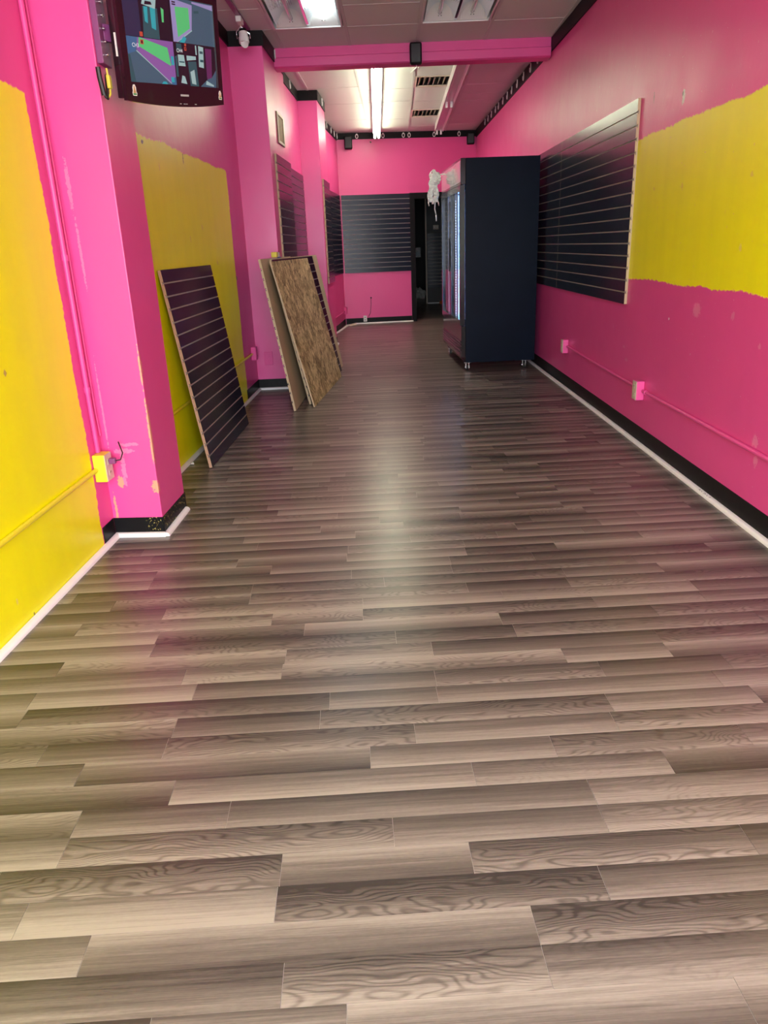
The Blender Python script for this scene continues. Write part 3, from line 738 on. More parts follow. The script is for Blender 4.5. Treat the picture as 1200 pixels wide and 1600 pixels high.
conduit([(xR(4.66) - rr - .001, 4.658, .350), (xR(3) - rr - .001, 3.0, .354), (xR(0) - rr - .001, 0.0, .36)], rr, 'pink_plastic', 'pink conduit running forward from the nearer right wall box', clips=[(Vector((xR(4.6) - rr - .001, 4.61, .350)), Y)])
# left front bay
LBX = 3.245
t = wbox(Vector((xA(LBX) + .0005, LBX, .372)), nL, .080, .125, .055, ('yellow_plastic', 'cream_plastic', 'cream_plastic'), 'yellow outlet box with a plug beside the front pillar')
plug = thing('power_plug', Vector((xA(LBX) + .062, LBX, .398)), 'grey plug with short black cord in the yellow outlet box', 'plug')
MB().fbox(WL[plug.name], nL, Y, Z, 0, .030, -.013, .013, -.013, .013).build('plug_body', 'purple_plastic', plug, bevel=.004)
pv = WL[plug.name]
MB().tube([pv + Vector((.028, 0, 0)), pv + Vector((.05, .004, .003)), pv + Vector((.058, .02, .03)), pv + Vector((.035, .05, .075))], .003, 8).build('cord', 'cable_black', plug, smooth=True)
conduit([(xA(LBX - .04) + rr + .001, LBX - .042, .367), (xA(2.4) + rr + .001, 2.4, .357), (xA(0) + rr + .001, 0, .35)], rr, 'yellow_plastic', 'yellow painted conduit low on the left wall near the window end')
conduit([(xA(3.25) + rr + .001, 3.258, .436), (xA(3.25) + rr + .001, 3.255, .75), (xA(3.25) + rr + .004, 3.252, 1.35), (xA(3.25) + rr + .001, 3.262, 2.88)], rr, 'pink_plastic', 'pink vertical conduit in the corner beside the front pillar', clips=[(Vector((xA(3.25) + rr + .004, 3.253, 1.27)), Z), (Vector((xA(3.25) + rr + .001, 3.256, .72)), Z)])
conduit([(xA(3.3) + .012, 3.312, .50), (xA(3.3) + .006, 3.318, .60), (xA(3.3) + .006, 3.318, 1.4), (xA(3.3) + .006, 3.318, 2.88)], .0045, 'pink_plastic', 'thin pink cable painted into the corner of the front pillar', name='wall_cable')
# second bay
wbox(Vector((xA(7.0) + .0005, 6.98, .375)), nL, .080, .120, .045, ('pink_plastic', 'pink_plastic', 'pink_plastic'), 'pink outlet box at the far end of the second yellow bay')
conduit([(xA(6.93) + rr + .001, 6.935, .372), (xA(5) + rr + .001, 5.0, .365), (xA(3.73) + rr + .001, 3.73, .36)], rr, 'yellow_plastic', 'yellow conduit behind the leaning purple-black panel')
pc = onwall((420, 560), P2[0], P2[1]); pc.y -= .0005
t = thing('outlet_plate', pc, 'flat pink outlet plate on the middle pillar', 'outlet')
mb = MB().box(pc.x - .04, pc.x + .04, pc.y - .008, pc.y - .001, pc.z - .062, pc.z + .062).build('plate', 'beam_pink', t, bevel=.003)
for q in (-.027, .027):
    MB().box(pc.x - .015, pc.x + .015, pc.y - .0105, pc.y - .008, pc.z + q - .015, pc.z + q + .015).build('receptacle', 'beam_pink', t, bevel=.003)
# last bay
wbox(Vector((xD(13.15) + .0005, 13.15, .245)), Vector((1, -.066, 0)).normalized(), .08, .12, .05, ('pink_plastic', 'pink_plastic', 'pink_plastic'), 'small pink outlet box in the back left corner')
conduit([(xD(13.1) + rr + .004, 13.10, .235), (xD(10.7) + rr + .004, 10.70, .245)], rr, 'pink_plastic', 'pink conduit low on the left wall of the last bay')
oc = Vector((-0.37, yB(-.37) - .0045, .085))
t = thing('outlet_plate', oc, 'small white outlet plate on the black skirting of the back wall', 'outlet')
MB().box(oc.x - .03, oc.x + .03, oc.y - .012, oc.y, oc.z - .05, oc.z + .05).build('plate', 'white_plastic', t, bevel=.003)
for q in (-.02, .02): MB().box(oc.x - .012, oc.x + .012, oc.y - .016, oc.y - .012, oc.z + q - .011, oc.z + q + .011).build('receptacle', 'grey_print', t, bevel=.002)
hx = -0.255
t = thing('wall_cable', (hx, yB(hx), .43), 'thin dark cable hanging from a hole in the back wall', 'cable')
MB().tube([(hx, yB(hx) - .001, .43), (hx, yB(hx) - .008, .43)], .014, 12).build('grommet', 'black_matte', t, smooth=True)
MB().tube([(hx, yB(hx) - .006, .425), (hx - .004, yB(hx) - .006, .30), (hx - .02, yB(hx) - .006, .18), (hx - .06, yB(hx) - .012, .11)], .004, 8).build('wire', 'cable_black', t, smooth=True)
tp = atz((552, 508), .012)
t = thing('tape_scrap', tp, 'crumpled cream scrap on the floor strip at the back wall', 'scrap')
mb = MB()
for i in range(5):
    a = i * 1.2; mb.fbox(tp + Vector((.018 * (i - 2), .004 * math.sin(a * 3), .003 * i)), Vector((math.cos(a * .3), math.sin(a * .3), .1)).normalized(), Vector((-math.sin(a * .3), math.cos(a * .3), .2)).normalized(), Z, -.022, .022, -.018, .018, -.01, .014)
mb.build('scrap', 'cream_plastic', t, bevel=.004)
dr = atz((301, 724), .008)
t = thing('plaster_crumb', dr, 'small white plaster crumb on the floor by the yellow wall', 'debris')
bm = bmesh.new(); bmesh.ops.create_icosphere(bm, subdivisions=2, radius=.011)
for v in bm.verts: v.co *= 1 + .3 * math.sin(v.co.x * 400 + v.co.y * 300); v.co.z *= .62
me = bpy.data.meshes.new('crumb'); bm.to_mesh(me); bm.free(); me.materials.append(MATS['white_trim']); o = bpy.data.objects.new('crumb', me); C.objects.link(o); o.parent = t; o.location = (0, 0, 0)

# ------------------------------------------------------------------ hooks on the black band
def hook_mesh():
    pts = [Vector((0, 0, .055))] + [Vector((0, -.0, .0)) + Vector((0, .0, 0)) for _ in range(0)]
    pts = [Vector((0, 0, .050)), Vector((0, 0, .02))]
    for i in range(9):
        a = math.pi * i / 8; pts.append(Vector((.022 * (1 - math.cos(a)), 0, -.026 * math.sin(a))))
    pts.append(Vector((.044, 0, .016)))
    mb = MB().tube(pts, .0064, 8); o = mb.build('hook_proto', 'white_plastic', smooth=True); me = o.data
    bpy.data.objects.remove(o); return me
HK = hook_mesh()
def hook(p, rz, label, group):
    o = bpy.data.objects.new('wall_hook', HK); C.objects.link(o); o.location = p; o.rotation_euler = (0, 0, rz); tag(o, label, 'hook', group)
ORD = ['first', 'second', 'third', 'fourth', 'fifth', 'sixth', 'seventh', 'eighth', 'ninth', 'tenth', 'eleventh', 'twelfth']
for hi, px in enumerate(((825, 300), (785, 350), (747, 398), (713, 435), (684, 470), (660, 500), (637, 530), (613, 560), (597, 585), (575, 610), (557, 637), (541, 658))):
    q = onwall((600 + px[0] / 3.43, px[1] / 3.43), (xR(8) - .02, 8), (xR(13) - .02, 13))
    hook((xR(q.y) - .0175, min(q.y, 13.3), 2.935), R(90) + R(180) * 0, ORD[hi] + ' white J-hook behind the pink beam along the right wall band', 'hooks along the right wall band')
lh = [((426, 78), P2[1], P2[2], 'white J-hook on the black band where the beam meets the pillar'), ((450, 131), (xC(8.4), 8.4), (xC(9.7), 9.7), 'white J-hook on the black band of the bay between the rear pillars'), ((500, 146), P3[1], P3[2], 'white J-hook on the black band of the rearmost pillar')]
for px, a, b, lb_ in lh:
    q = onwall(px, a, b); dd = Vector((b[0] - a[0], b[1] - a[1], 0)).normalized(); nn = Vector((dd.y, -dd.x, 0)); q += nn * .0175
    hook((q.x, q.y, 2.935), R(90), lb_, None)
for hi, px in enumerate(((508, 190), (515, 198), (520, 203), (525, 208))):
    q = onwall(px, (xD(11), 11), (xD(13), 13)); hook((xD(q.y) + .0185, min(q.y, 13.2), 2.938), R(90), ORD[hi] + ' white J-hook after the rearmost pillar on the left wall band', 'hooks along the last left bay')
# round hangers on the back wall band
for hi, pxx in enumerate((557, 598, 630, 639, 678, 717)):
    q = onwall((pxx, 204), (-.5, yB(-.5)), (1, yB(1))); q.y -= .0135
    t = thing('ring_hanger', Vector((q.x, q.y, 2.945)), ORD[hi] + ' round white hanger on the back wall band, counted from the left wall', 'hook', 'round hangers along the back wall')
    ring = [Vector((q.x + .02 * math.cos(a), q.y - .012, 2.945 + .03 * math.sin(a))) for a in [2 * math.pi * i / 14 for i in range(15)]]
    MB().tube(ring, .006, 8).build('ring', 'white_plastic', t, smooth=True)
    MB().box(q.x - .012, q.x + .012, q.y - .012, q.y + .001, 2.965, 2.985).build('mount', 'white_plastic', t, bevel=.002)
# speakers
def speaker(c, w_, h_, dep, label, n=Vector((0, -1, 0))):
    s = Vector((-n.y, n.x, 0)); t = thing('speaker', c, label, 'speaker')
    MB().fbox(c, s, Z, n, -w_ / 2, w_ / 2, -h_, 0, .001, dep).build('cabinet', 'black_matte', t, bevel=min(w_, h_) * .14, seg=4)
    MB().fbox(c, s, Z, n, -w_ * .40, w_ * .40, -h_ * .92, -h_ * .08, dep, dep + .006).build('grille', 'black_plastic', t, bevel=.004)
    return t
speaker(Vector((onwall((544, 215), (-.7, yB(-.7)), (.5, yB(.5))).x, yB(-.5) - .016, 2.945)), .125, .19, .10, 'small black speaker high on the back wall by the left corner')
speaker(Vector((1.475, yB(1.475) - .016, 2.95)), .12, .17, .10, 'small black speaker high on the back wall by the right corner')
q = onwall((649, 70), (-1, 7.785), (1, 7.785))
t = speaker(Vector((q.x, 7.787, q.z + .008)), .108, .172, .075, 'rounded black speaker hung on the middle of the pink beam')
MB().tube([(q.x, 7.80, q.z - .15), (q.x + .02, 7.95, 2.83), (q.x + .05, 8.4, 2.90), (q.x + .06, 8.6, 2.97), (q.x + .0, 9.0, 2.99)], .004, 8).build('cable', 'white_plastic', t, smooth=True)

# metal framed panel high on the second pillar
a, b = P2[1], P2[2]; dd = Vector((b[0] - a[0], b[1] - a[1], 0)).normalized(); nn = Vector((dd.y, -dd.x, 0))
q0 = onwall((432.5, 200), a, b); q1 = onwall((441.5, 200), a, b); zt = onwall((434, 177), a, b).z; zb_ = onwall((438, 226), a, b).z
o0 = Vector((q0.x, q0.y, zb_)) + nn * .001; Lp = q1.y - q0.y; Hp = zt - zb_
t = thing('wall_plate', o0, 'worn brass-coloured framed plate high on the side of the middle pillar', 'plate')
MB().fbox(o0, dd, Z, nn, 0, Lp, 0, Hp, 0, .006).build('plate', 'panel_gold', t)
mb = MB(); f_ = .035
for (u0, u1, v0, v1) in ((0, f_, 0, Hp), (Lp - f_, Lp, 0, Hp), (f_, Lp - f_, 0, f_ * .7), (f_, Lp - f_, Hp - f_ * .7, Hp)): mb.fbox(o0, dd, Z, nn, u0, u1, v0, v1, .006, .014)
mb.build('frame', 'cream_plastic', t, bevel=.003)
# little gadget on top of the leaning boards
g = onwall((452, 396), (-.90, 6.6), (-.84, 7.4))
# track light
TX = -1.03
t = thing('track_light', (TX, 6.3, CEIL), 'white cylinder spotlight on a brown ceiling track by the pillar', 'spotlight')
xt0, xt1 = gx(-1.06, 3.0), gx(-1.06, 7.1)
MB().fbox(Vector((gx(-1.06, 3.8), 3.8, CEIL)), Vector((xt1 - xt0, 4.1, 0)).normalized(), X, Z, 0, 3.3, -.018, .018, -.022, -.004).build('track', 'purple_plastic', t, bevel=.002)
q = atz((376, 30), CEIL - .03)
q = Vector((gx(-1.06, q.y), q.y, CEIL - .022))
MB().box(q.x - .022, q.x + .022, q.y - .07, q.y + .05, CEIL - .062, CEIL - .022).build('adapter', 'white_plastic', t, bevel=.005)
h0 = q + Vector((0.012, .05, -.128)); hd = Vector((.05, -.12, -.9)).normalized()
MB().tube([q + Vector((0, .03, -.03)), q + Vector((-.005, .05, -.09)), h0 - hd * .04], .007, 10).build('stem', 'chrome', t, smooth=True)
MB().tube([h0 - hd * .075, h0 - hd * .07, h0 - hd * .045], [.016, .026, .033], 18).build('lamp_neck', 'black_matte', t, smooth=True)
MB().tube([h0 - hd * .05, h0 - hd * .045, h0 - hd * .01, h0 - hd * .009, h0 + hd * .030, h0 + hd * .031, h0 + hd * .01], [.030, .035, .035, .040, .040, .036, .034], 22).build('lamp_head', 'white_plastic', t, smooth=True)
sd = Vector((1, .1, 0)).normalized()
for sg in (-1, 1):
    MB().tube([q + Vector((0, .03, -.05)), q + Vector((0, .045, -.08)) + sd * (.04 * sg), h0 - hd * .03 + sd * (.052 * sg), h0 + sd * (.050 * sg)], .0035, 8).build('yoke_arm', 'chrome', t, smooth=True)

# ------------------------------------------------------------------ television on the front pillar
tu = Vector((0.460, 0.883, 0.098)).normalized(); td = Vector((-0.053, 0.138, -0.989)); td = (td - tu * tu.dot(td)).normalized()
tup = -td; tn_ = tu.cross(td)              # tn_ points away from the viewer
tf = -tn_
TP = Vector((-0.999, 3.40, 1.929)); SW, SH = 0.556, 0.318
tv = thing('television', TP, 'black wall television showing four security camera pictures', 'television')
BZ = .033
mb = MB()
mb.fbox(TP, tu, tup, tf, -BZ, 0, -.067, SH + .035, -.012, .006); mb.fbox(TP, tu, tup, tf, SW, SW + BZ * .9, -.067, SH + .035, -.012, .006)
mb.fbox(TP, tu, tup, tf, 0, SW, SH, SH + .035, -.012, .006); mb.fbox(TP, tu, tup, tf, 0, SW, -.067, 0, -.012, .006)
bz = mb.build('bezel', 'tv_shell', tv)
# bowed chin under the screen
prof = [(-BZ, -.066)] + [(-BZ + (SW + 2 * BZ) * i / 12, -.067 - .016 * (1 - (2 * i / 12 - 1) ** 2)) for i in range(13)] + [(SW + BZ * .9, -.066)]
mb = MB(); mb.sweep(prof, TP - tf * .012, tu, tup, tf * .016); mb.build('chin', 'tv_shell', tv)
MB().fbox(TP, tu, tup, tf, -BZ + .002, SW + BZ - .004, -.060, SH + .030, -.046, -.012).build('back_shell', 'tv_shell', tv, bevel=.004)
MB().fbox(TP, tu, tup, tf, .06, SW - .06, .0, SH - .03, -.066, -.046).build('rear_hump', 'tv_shell', tv, bevel=.01)
sc = MB().fbox(TP, tu, tup, tf, 0, SW, 0, SH, -.010, .0005).build('screen', 'glass_dark', tv)
scr_cols = {}
def scol(name, c, s=0.55):
    glow(name, c, s, 0.15); scr_cols[name] = len(scr_cols); return scr_cols[name]
pal = [('scr_navy', (.018, .020, .050)), ('scr_teal', (.02, .24, .30)), ('scr_dteal', (.02, .06, .075)), ('scr_green', (.06, .36, .13)), ('scr_purple', (.15, .07, .24)), ('scr_lilac', (.19, .18, .36)),
       ('scr_slate', (.035, .075, .115)), ('scr_pale', (.20, .33, .34)), ('scr_black', (.012, .008, .014)), ('scr_blue', (.03, .09, .19)), ('scr_red', (.30, .05, .03)), ('scr_white', (.50, .55, .58)), ('scr_plum', (.08, .02, .075))]
for nm, c in pal: scol(nm, c, 0.6)
pic = MB(); lay = [0.0008]
def poly(pts, nm):
    lay[0] += 0.00003
    pic.quad([TP + tu * (a * SW) + tup * (b * SH) + tf * lay[0] for a, b in pts], scr_cols[nm])
def rect(a0, a1, b0, b1, nm): poly([(a0, b0), (a1, b0), (a1, b1), (a0, b1)], nm)
# camera 1 (upper left)
rect(0, .5, .5, 1, 'scr_black'); poly([(0, .5), (.17, .5), (.17, .9), (0, .92)], 'scr_navy'); poly([(.19, .5), (.36, .5), (.36, .84), (.21, .84)], 'scr_dteal')
poly([(.22, .68), (.25, .66), (.26, .84), (.22, .84)], 'scr_teal'); poly([(.285, .62), (.33, .60), (.34, .84), (.285, .84)], 'scr_teal'); poly([(.20, .86), (.34, .83), (.36, .96), (.22, .93)], 'scr_pale'); poly([(.23, .86), (.31, .87), (.30, .90), (.24, .90)], 'scr_black')
poly([(.40, .70), (.42, .70), (.43, .84), (.40, .86)], 'scr_green'); rect(.08, .26, .94, .985, 'scr_pale'); rect(.14, .18, .945, .98, 'scr_black')
# camera 2 (upper right)
rect(.5, 1, .5, 1, 'scr_slate'); poly([(.5, .5), (.545, .5), (.73, .66), (.755, .95), (.5, .99)], 'scr_lilac'); poly([(.565, .56), (.71, .68), (.71, .91), (.555, .90)], 'scr_green'); poly([(.755, .99), (1, .99), (1, .93), (.755, .97)], 'scr_lilac')
poly([(.545, .5), (.73, .665), (.735, .655), (.555, .5)], 'scr_pale'); poly([(.57, .5), (.63, .5), (.66, .56), (.63, .58)], 'scr_teal'); rect(.525, .565, .94, .955, 'scr_black'); rect(.525, .565, .915, .93, 'scr_black'); poly([(.77, .86), (.83, .87), (.83, .90), (.77, .89)], 'scr_dteal')
# camera 3 (lower left)
rect(0, .5, 0, .5, 'scr_slate'); poly([(0, .5), (.12, .5), (.09, .34), (0, .30)], 'scr_blue'); poly([(.10, .36), (.42, .02), (.5, 0), (.5, .5), (.12, .5)], 'scr_purple'); poly([(.125, .40), (.455, .215), (.43, .42), (.135, .5)], 'scr_green')
poly([(.095, .345), (.45, .0), (.46, .0), (.10, .355)], 'scr_pale'); poly([(0, 0), (.06, 0), (.03, .3), (0, .3)], 'scr_dteal'); poly([(.46, .23), (.49, .23), (.49, .33), (.46, .33)], 'scr_teal'); poly([(.44, .0), (.5, .0), (.5, .10), (.45, .06)], 'scr_blue'); poly([(.44, .03), (.475, .03), (.475, .09), (.44, .09)], 'scr_teal'); poly([(.33, 0), (.40, 0), (.38, .03), (.35, .03)], 'scr_teal')
# camera 4 (lower right)
rect(.5, 1, 0, .5, 'scr_black'); poly([(.54, .23), (.62, .23), (.61, .36), (.54, .36)], 'scr_pale'); rect(.55, .61, .27, .285, 'scr_dteal'); poly([(.64, .30), (.75, .32), (.75, .36), (.64, .36)], 'scr_pale'); poly([(.66, 0), (.76, 0), (.75, .30), (.65, .29)], 'scr_dteal'); poly([(.68, .03), (.73, .02), (.72, .20), (.67, .17)], 'scr_pale')
poly([(.78, .24), (.84, .23), (.85, .48), (.79, .49)], 'scr_pale'); rect(.80, .84, .30, .33, 'scr_dteal'); rect(.80, .84, .40, .43, 'scr_dteal'); poly([(.87, .10), (.93, .08), (.95, .47), (.87, .47)], 'scr_plum'); poly([(.78, 0), (.98, 0), (.99, .22), (.93, .12), (.88, .10)], 'scr_slate'); poly([(.85, .03), (.95, .01), (.95, .03), (.86, .08)], 'scr_pale')
poly([(.55, .03), (.62, .02), (.60, .11), (.57, .12)], 'scr_pale'); poly([(.75, .38), (.765, .38), (.765, .49), (.75, .49)], 'scr_pale'); rect(.53, .59, .40, .49, 'scr_dteal'); poly([(.5, .1), (.53, .1), (.53, .35), (.5, .33)], 'scr_dteal')
rect(.145, .18, .425, .475, 'scr_red'); rect(.148, .18, .51, .56, 'scr_red'); rect(.62, .645, .415, .455, 'scr_red'); rect(.625, .645, .465, .50, 'scr_red'); rect(.155, .17, .435, .465, 'scr_black'); rect(.628, .638, .425, .447, 'scr_black')
rect(.495, .505, 0, 1, 'scr_black'); rect(0, 1, .497, .503, 'scr_black')
pm = pic.build('screen_picture', [p[0] for p in pal], sc)
def text(body, org, ax, ay, size, mat, parent, name='lettering'):
    cu = bpy.data.curves.new('txt', 'FONT'); cu.body = body; cu.size = size; ob = bpy.data.objects.new('txt', cu); C.objects.link(ob)
    bpy.context.view_layer.update()
    me = bpy.data.meshes.new_from_object(ob.evaluated_get(bpy.context.evaluated_depsgraph_get())); bpy.data.objects.remove(ob); bpy.data.curves.remove(cu)
    off = WL.get(parent.name, Vector())
    for v in me.vertices: v.co = org + ax * v.co.x + ay * v.co.y - off
    me.materials.clear(); me.materials.append(MATS[mat]); o = bpy.data.objects.new(name, me); C.objects.link(o); o.parent = parent; WL[o.name] = off; return o
text('CH3', TP + tu * (.055 * SW) + tup * (.385 * SH) + tf * .004, tu, tup, .020, 'scr_white', sc)
text('CH4', TP + tu * (.525 * SW) + tup * (.385 * SH) + tf * .004, tu, tup, .020, 'scr_white', sc)
# stickers and maker's mark on the bezel
def sticker(a, b, s, label):
    o = thing('sticker_tmp', TP, '', ''); bpy.data.objects.remove(o)
    f = lambda pts, z, mt, nm, par: MB().sweep([(a + p[0] * s, b + p[1] * s) for p in pts], TP + tf * z, tu, tup, tf * .0004).build(nm, mt, par)
    st = f([(-.5, -.9), (.5, -.95), (.62, -.5), (.42, -.2), (.45, .5), (.15, 1.0), (-.25, .95), (-.5, .45), (-.45, -.1), (-.62, -.4)], .0062, 'sticker_white', 'sticker', tv)
    f([(-.38, -.45), (.40, -.45), (.18, .1), (.05, .8), (-.12, .75), (-.22, .1)], .0067, 'sticker_tan', 'figure', st)
    f([(-.42, -.78), (.44, -.80), (.44, -.5), (-.42, -.48)], .0068, 'sticker_green', 'green_band', st)
sticker(.012, -.030, .021, ''); sticker(SW + .006, -.030, .019, '')
mb = MB()
for i in range(8):
    if i % 1 == 0: mb.fbox(TP, tu, tup, tf, SW * .52 + i * .0068, SW * .52 + i * .0068 + .0052, -.042, -.0345, .006, .0066)
mb.build('maker_mark', 'grey_print', tv)
mb = MB()
for i, u_ in enumerate((.50, .545, .57, .68)): mb.fbox(TP, tu, tup, tf, SW * u_, SW * u_ + .012, -.072, -.070, .0062, .0068)
mb.build('button_marks', 'grey_print', tv)
MB().fbox(TP, tu, tup, tf, -BZ - .001, -BZ + .002, .085, .165, -.024, -.016).build('side_label', 'sticker_white', tv)
# bracket between pillar and television, with the cables under it
pb = TP - tf * .05
t = thing('tv_bracket', Vector((-1.094, 3.46, 2.1)), 'purple metal television bracket on the front pillar', 'bracket')
MB().box(-1.101, -1.075, 3.34, 3.44, 1.985, 2.42).build('wall_plate', 'purple_plastic', t, bevel=.003)
MB().fbox(Vector((-1.075, 3.40, 2.10)), Vector((.6, .6, 0)).normalized(), Z, Vector((.6, -.6, 0)).normalized(), -.01, .045, -.03, .03, -.012, .012).build('arm', 'purple_plastic', t, bevel=.003)
MB().fbox(Vector((-1.075, 3.36, 2.24)), Vector((.6, .6, 0)).normalized(), Z, Vector((.6, -.6, 0)).normalized(), -.01, .06, -.02, .02, -.010, .010).build('arm', 'purple_plastic', t, bevel=.003)
for i in range(5):
    zz = 2.02 + i * .045
    MB().tube([(-1.073, 3.375, zz), (-1.064, 3.375, zz)], .006, 10).build('bolt', 'chrome', t, smooth=True)
cb = onwall((163, 145), (-1.075, 3.3), (-1.075, 3.6))
t = thing('cable_bundle', cb, 'black and yellow cables dangling under the television bracket', 'cables')
MB().tube([cb + Vector((-.003, -.02, .075)), cb + Vector((0, -.016, .03)), cb + Vector((.004, .0, -.015)), cb + Vector((.006, .015, -.018)), cb + Vector((.004, .03, .03)), cb + Vector((.0, .05, .07))], .0055, 8).build('cable', 'cable_black', t, smooth=True)
MB().tube([cb + Vector((.012, .03, .09)), cb + Vector((.014, .036, .03)), cb + Vector((.014, .03, .0)), cb + Vector((.010, .02, -.012))], .004, 8).build('cable', 'cable_yellow', t, smooth=True)
MB().tube([cb + Vector((-.004, -.022, .085)), cb + Vector((-.004, -.018, .05)), cb + Vector((.0, -.006, -.01))], .010, 8).build('cable', 'cable_black', t, smooth=True)
MB().fbox(cb + Vector((.016, .026, .02)), Y, Z, X, -.012, .012, -.002, .045, -.006, .008).build('yellow_tag', 'cable_yellow', t, bevel=.003)

# ------------------------------------------------------------------ glass-door fridge
FO = Vector((0.768, 7.845, 0)); fy = Vector((-.058, .998, 0)).normalized(); fx = Vector((fy.y, -fy.x, 0))   # fy along the front, fx into the depth
FW, FD, FZ0, FZ1 = 1.40, 0.772, 0.085, 2.035
fr = thing('display_fridge', FO, 'tall black two-door glass display fridge on casters', 'fridge')
F = lambda a0, a1, b0, b1, c0, c1, name, mat, par=fr, bev=0.0: MB().fbox(FO, fy, fx, Z, a0, a1, b0, b1, c0, c1).build(name, mat, par, bevel=bev)
# carcass: two sides, back, top, bottom
F(0, .035, .045, FD, FZ0, FZ1, 'side_panel', 'fridge_side', bev=.003); F(FW - .035, FW, .045, FD, FZ0, FZ1, 'side_panel', 'fridge_side', bev=.003)
F(.035, FW - .035, FD - .03, FD, FZ0, FZ1, 'back_panel', 'fridge_side'); F(.035, FW - .035, .045, FD - .03, FZ1 - .20, FZ1, 'top_panel', 'fridge_side')
F(.035, FW - .035, .045, FD - .03, FZ0, .40, 'base_cabinet', 'fridge_side')
F(.035, FW - .035, FD - .045, FD - .03, .40, FZ1 - .2, 'inner_back', 'fridge_inner'); F(.035, .045, .06, FD - .045, .40, FZ1 - .2, 'inner_side', 'fridge_inner'); F(FW - .045, FW - .035, .06, FD - .045, .40, FZ1 - .2, 'inner_side', 'fridge_inner')
F(0, FW, -.004, .045, 1.80, FZ1, 'header', 'fridge_gloss', bev=.004)
sg_ = F(.015, FW - .015, -.007, -.004, 1.822, FZ1 - .022, 'sign_panel', 'header_panel', bev=.001)
F(.0, FW, .0, .045, .14, .46, 'kick_panel', 'fridge_gloss', bev=.004)
for i in range(5): F(.03, FW - .03, -.008, .002, .17 + i * .030, .186 + i * .030, 'grille_bar', 'fridge_gloss', bev=.003)
# doors
for s in (0, 1):
    a0 = .006 + s * (FW / 2); a1 = a0 + FW / 2 - .012
    mb = MB()
    for (p0, p1, z0, z1) in ((a0, a0 + .045, .465, 1.795), (a1 - .045, a1, .465, 1.795), (a0 + .045, a1 - .045, .465, .52), (a0 + .045, a1 - .045, 1.74, 1.795)):
        mb.fbox(FO, fy, fx, Z, p0, p1, -.012, .036, z0, z1)
    dr_ = mb.build('door', 'fridge_gloss', fr)
    k = N('door_glass_%d' % s); k.b.inputs['Base Color'].default_value = (.96, .98, .97, 1); k.b.inputs['Roughness'].default_value = .03; k.b.inputs['Transmission Weight'].default_value = 1.0; k.b.inputs['IOR'].default_value = 1.05
    MATS['door_glass_%d' % s] = k.m
    MB().fbox(FO, fy, fx, Z, a0 + .045, a1 - .045, .006, .010, .52, 1.74).build('glass', 'door_glass_%d' % s, dr_)
    hp = a1 - .022 if s == 0 else a0 + .022
    MB().fbox(FO, fy, fx, Z, hp - .012, hp + .012, -.022, -.017, .98, 1.32).build('handle', 'black_plastic', dr_, bevel=.005)
    for zz in (1.0, 1.30): MB().fbox(FO, fy, fx, Z, hp - .008, hp + .008, -.017, -.012, zz - .012, zz + .012).build('handle_post', 'black_plastic', dr_)
# lit posts, shelf standards and shelves
for (p, sd_) in ((.075, 1), (FW / 2 - .03, -1), (FW / 2 + .03, 1), (FW - .075, -1)):
    F(p - .014, p + .014, .055, .075, .44, 1.76, 'light_post', 'white_plastic')
    F(p - .008, p + .008, .075, .080, .46, 1.74, 'light_strip', 'led_blue')
    for i in range(30):
        pass
mbs = MB()
for i in range(44):
    zz = .50 + i * .0275
    mbs.fbox(FO, fy, fx, Z, FW / 2 - .007, FW / 2 + .007, .050, .054, zz, zz + .010)
mbs.build('light_dots', 'led_white', fr)['kind'] = 'stuff'
for p in (.062, FW / 2 - .055, FW / 2 + .055, FW - .062):
    st_ = F(p - .013, p + .013, .085, .10, .42, 1.78, 'shelf_standard', 'black_plastic')
    mb = MB()
    for i in range(42): mb.fbox(FO, fy, fx, Z, p - .006, p + .006, .083, .085, .45 + i * .031, .461 + i * .031)
    mb.build('slots', 'white_plastic', st_)['kind'] = 'stuff'
# casters
for (a, b) in ((.06, .07), (.06, FD - .10), (FW - .10, .07), (FW - .10, FD - .10)):
    c0 = FO + fy * a + fx * b
    cs = MB().fbox(c0, fy, fx, Z, -.035, .035, -.035, .035, .078, .0845).build('caster', 'chrome', fr, bevel=.002)
    mb = MB()
    for q in (-.016, .016): mb.fbox(c0, fy, fx, Z, -.022, .022, q - .003, q + .003, .022, .08)
    mb.build('fork', 'chrome', cs)
    MB().tube([c0 - fx * .012 + Z * .0315, c0 + fx * .012 + Z * .0315], .0310, 20).build('wheel', 'rubber', cs, smooth=True)
    MB().tube([c0 - fx * .021 + Z * .0315, c0 + fx * .021 + Z * .0315], .008, 12).build('axle', 'chrome', cs, smooth=True)
for (zz, aa) in ((1.98, .02), (1.86, .02)):
    pass
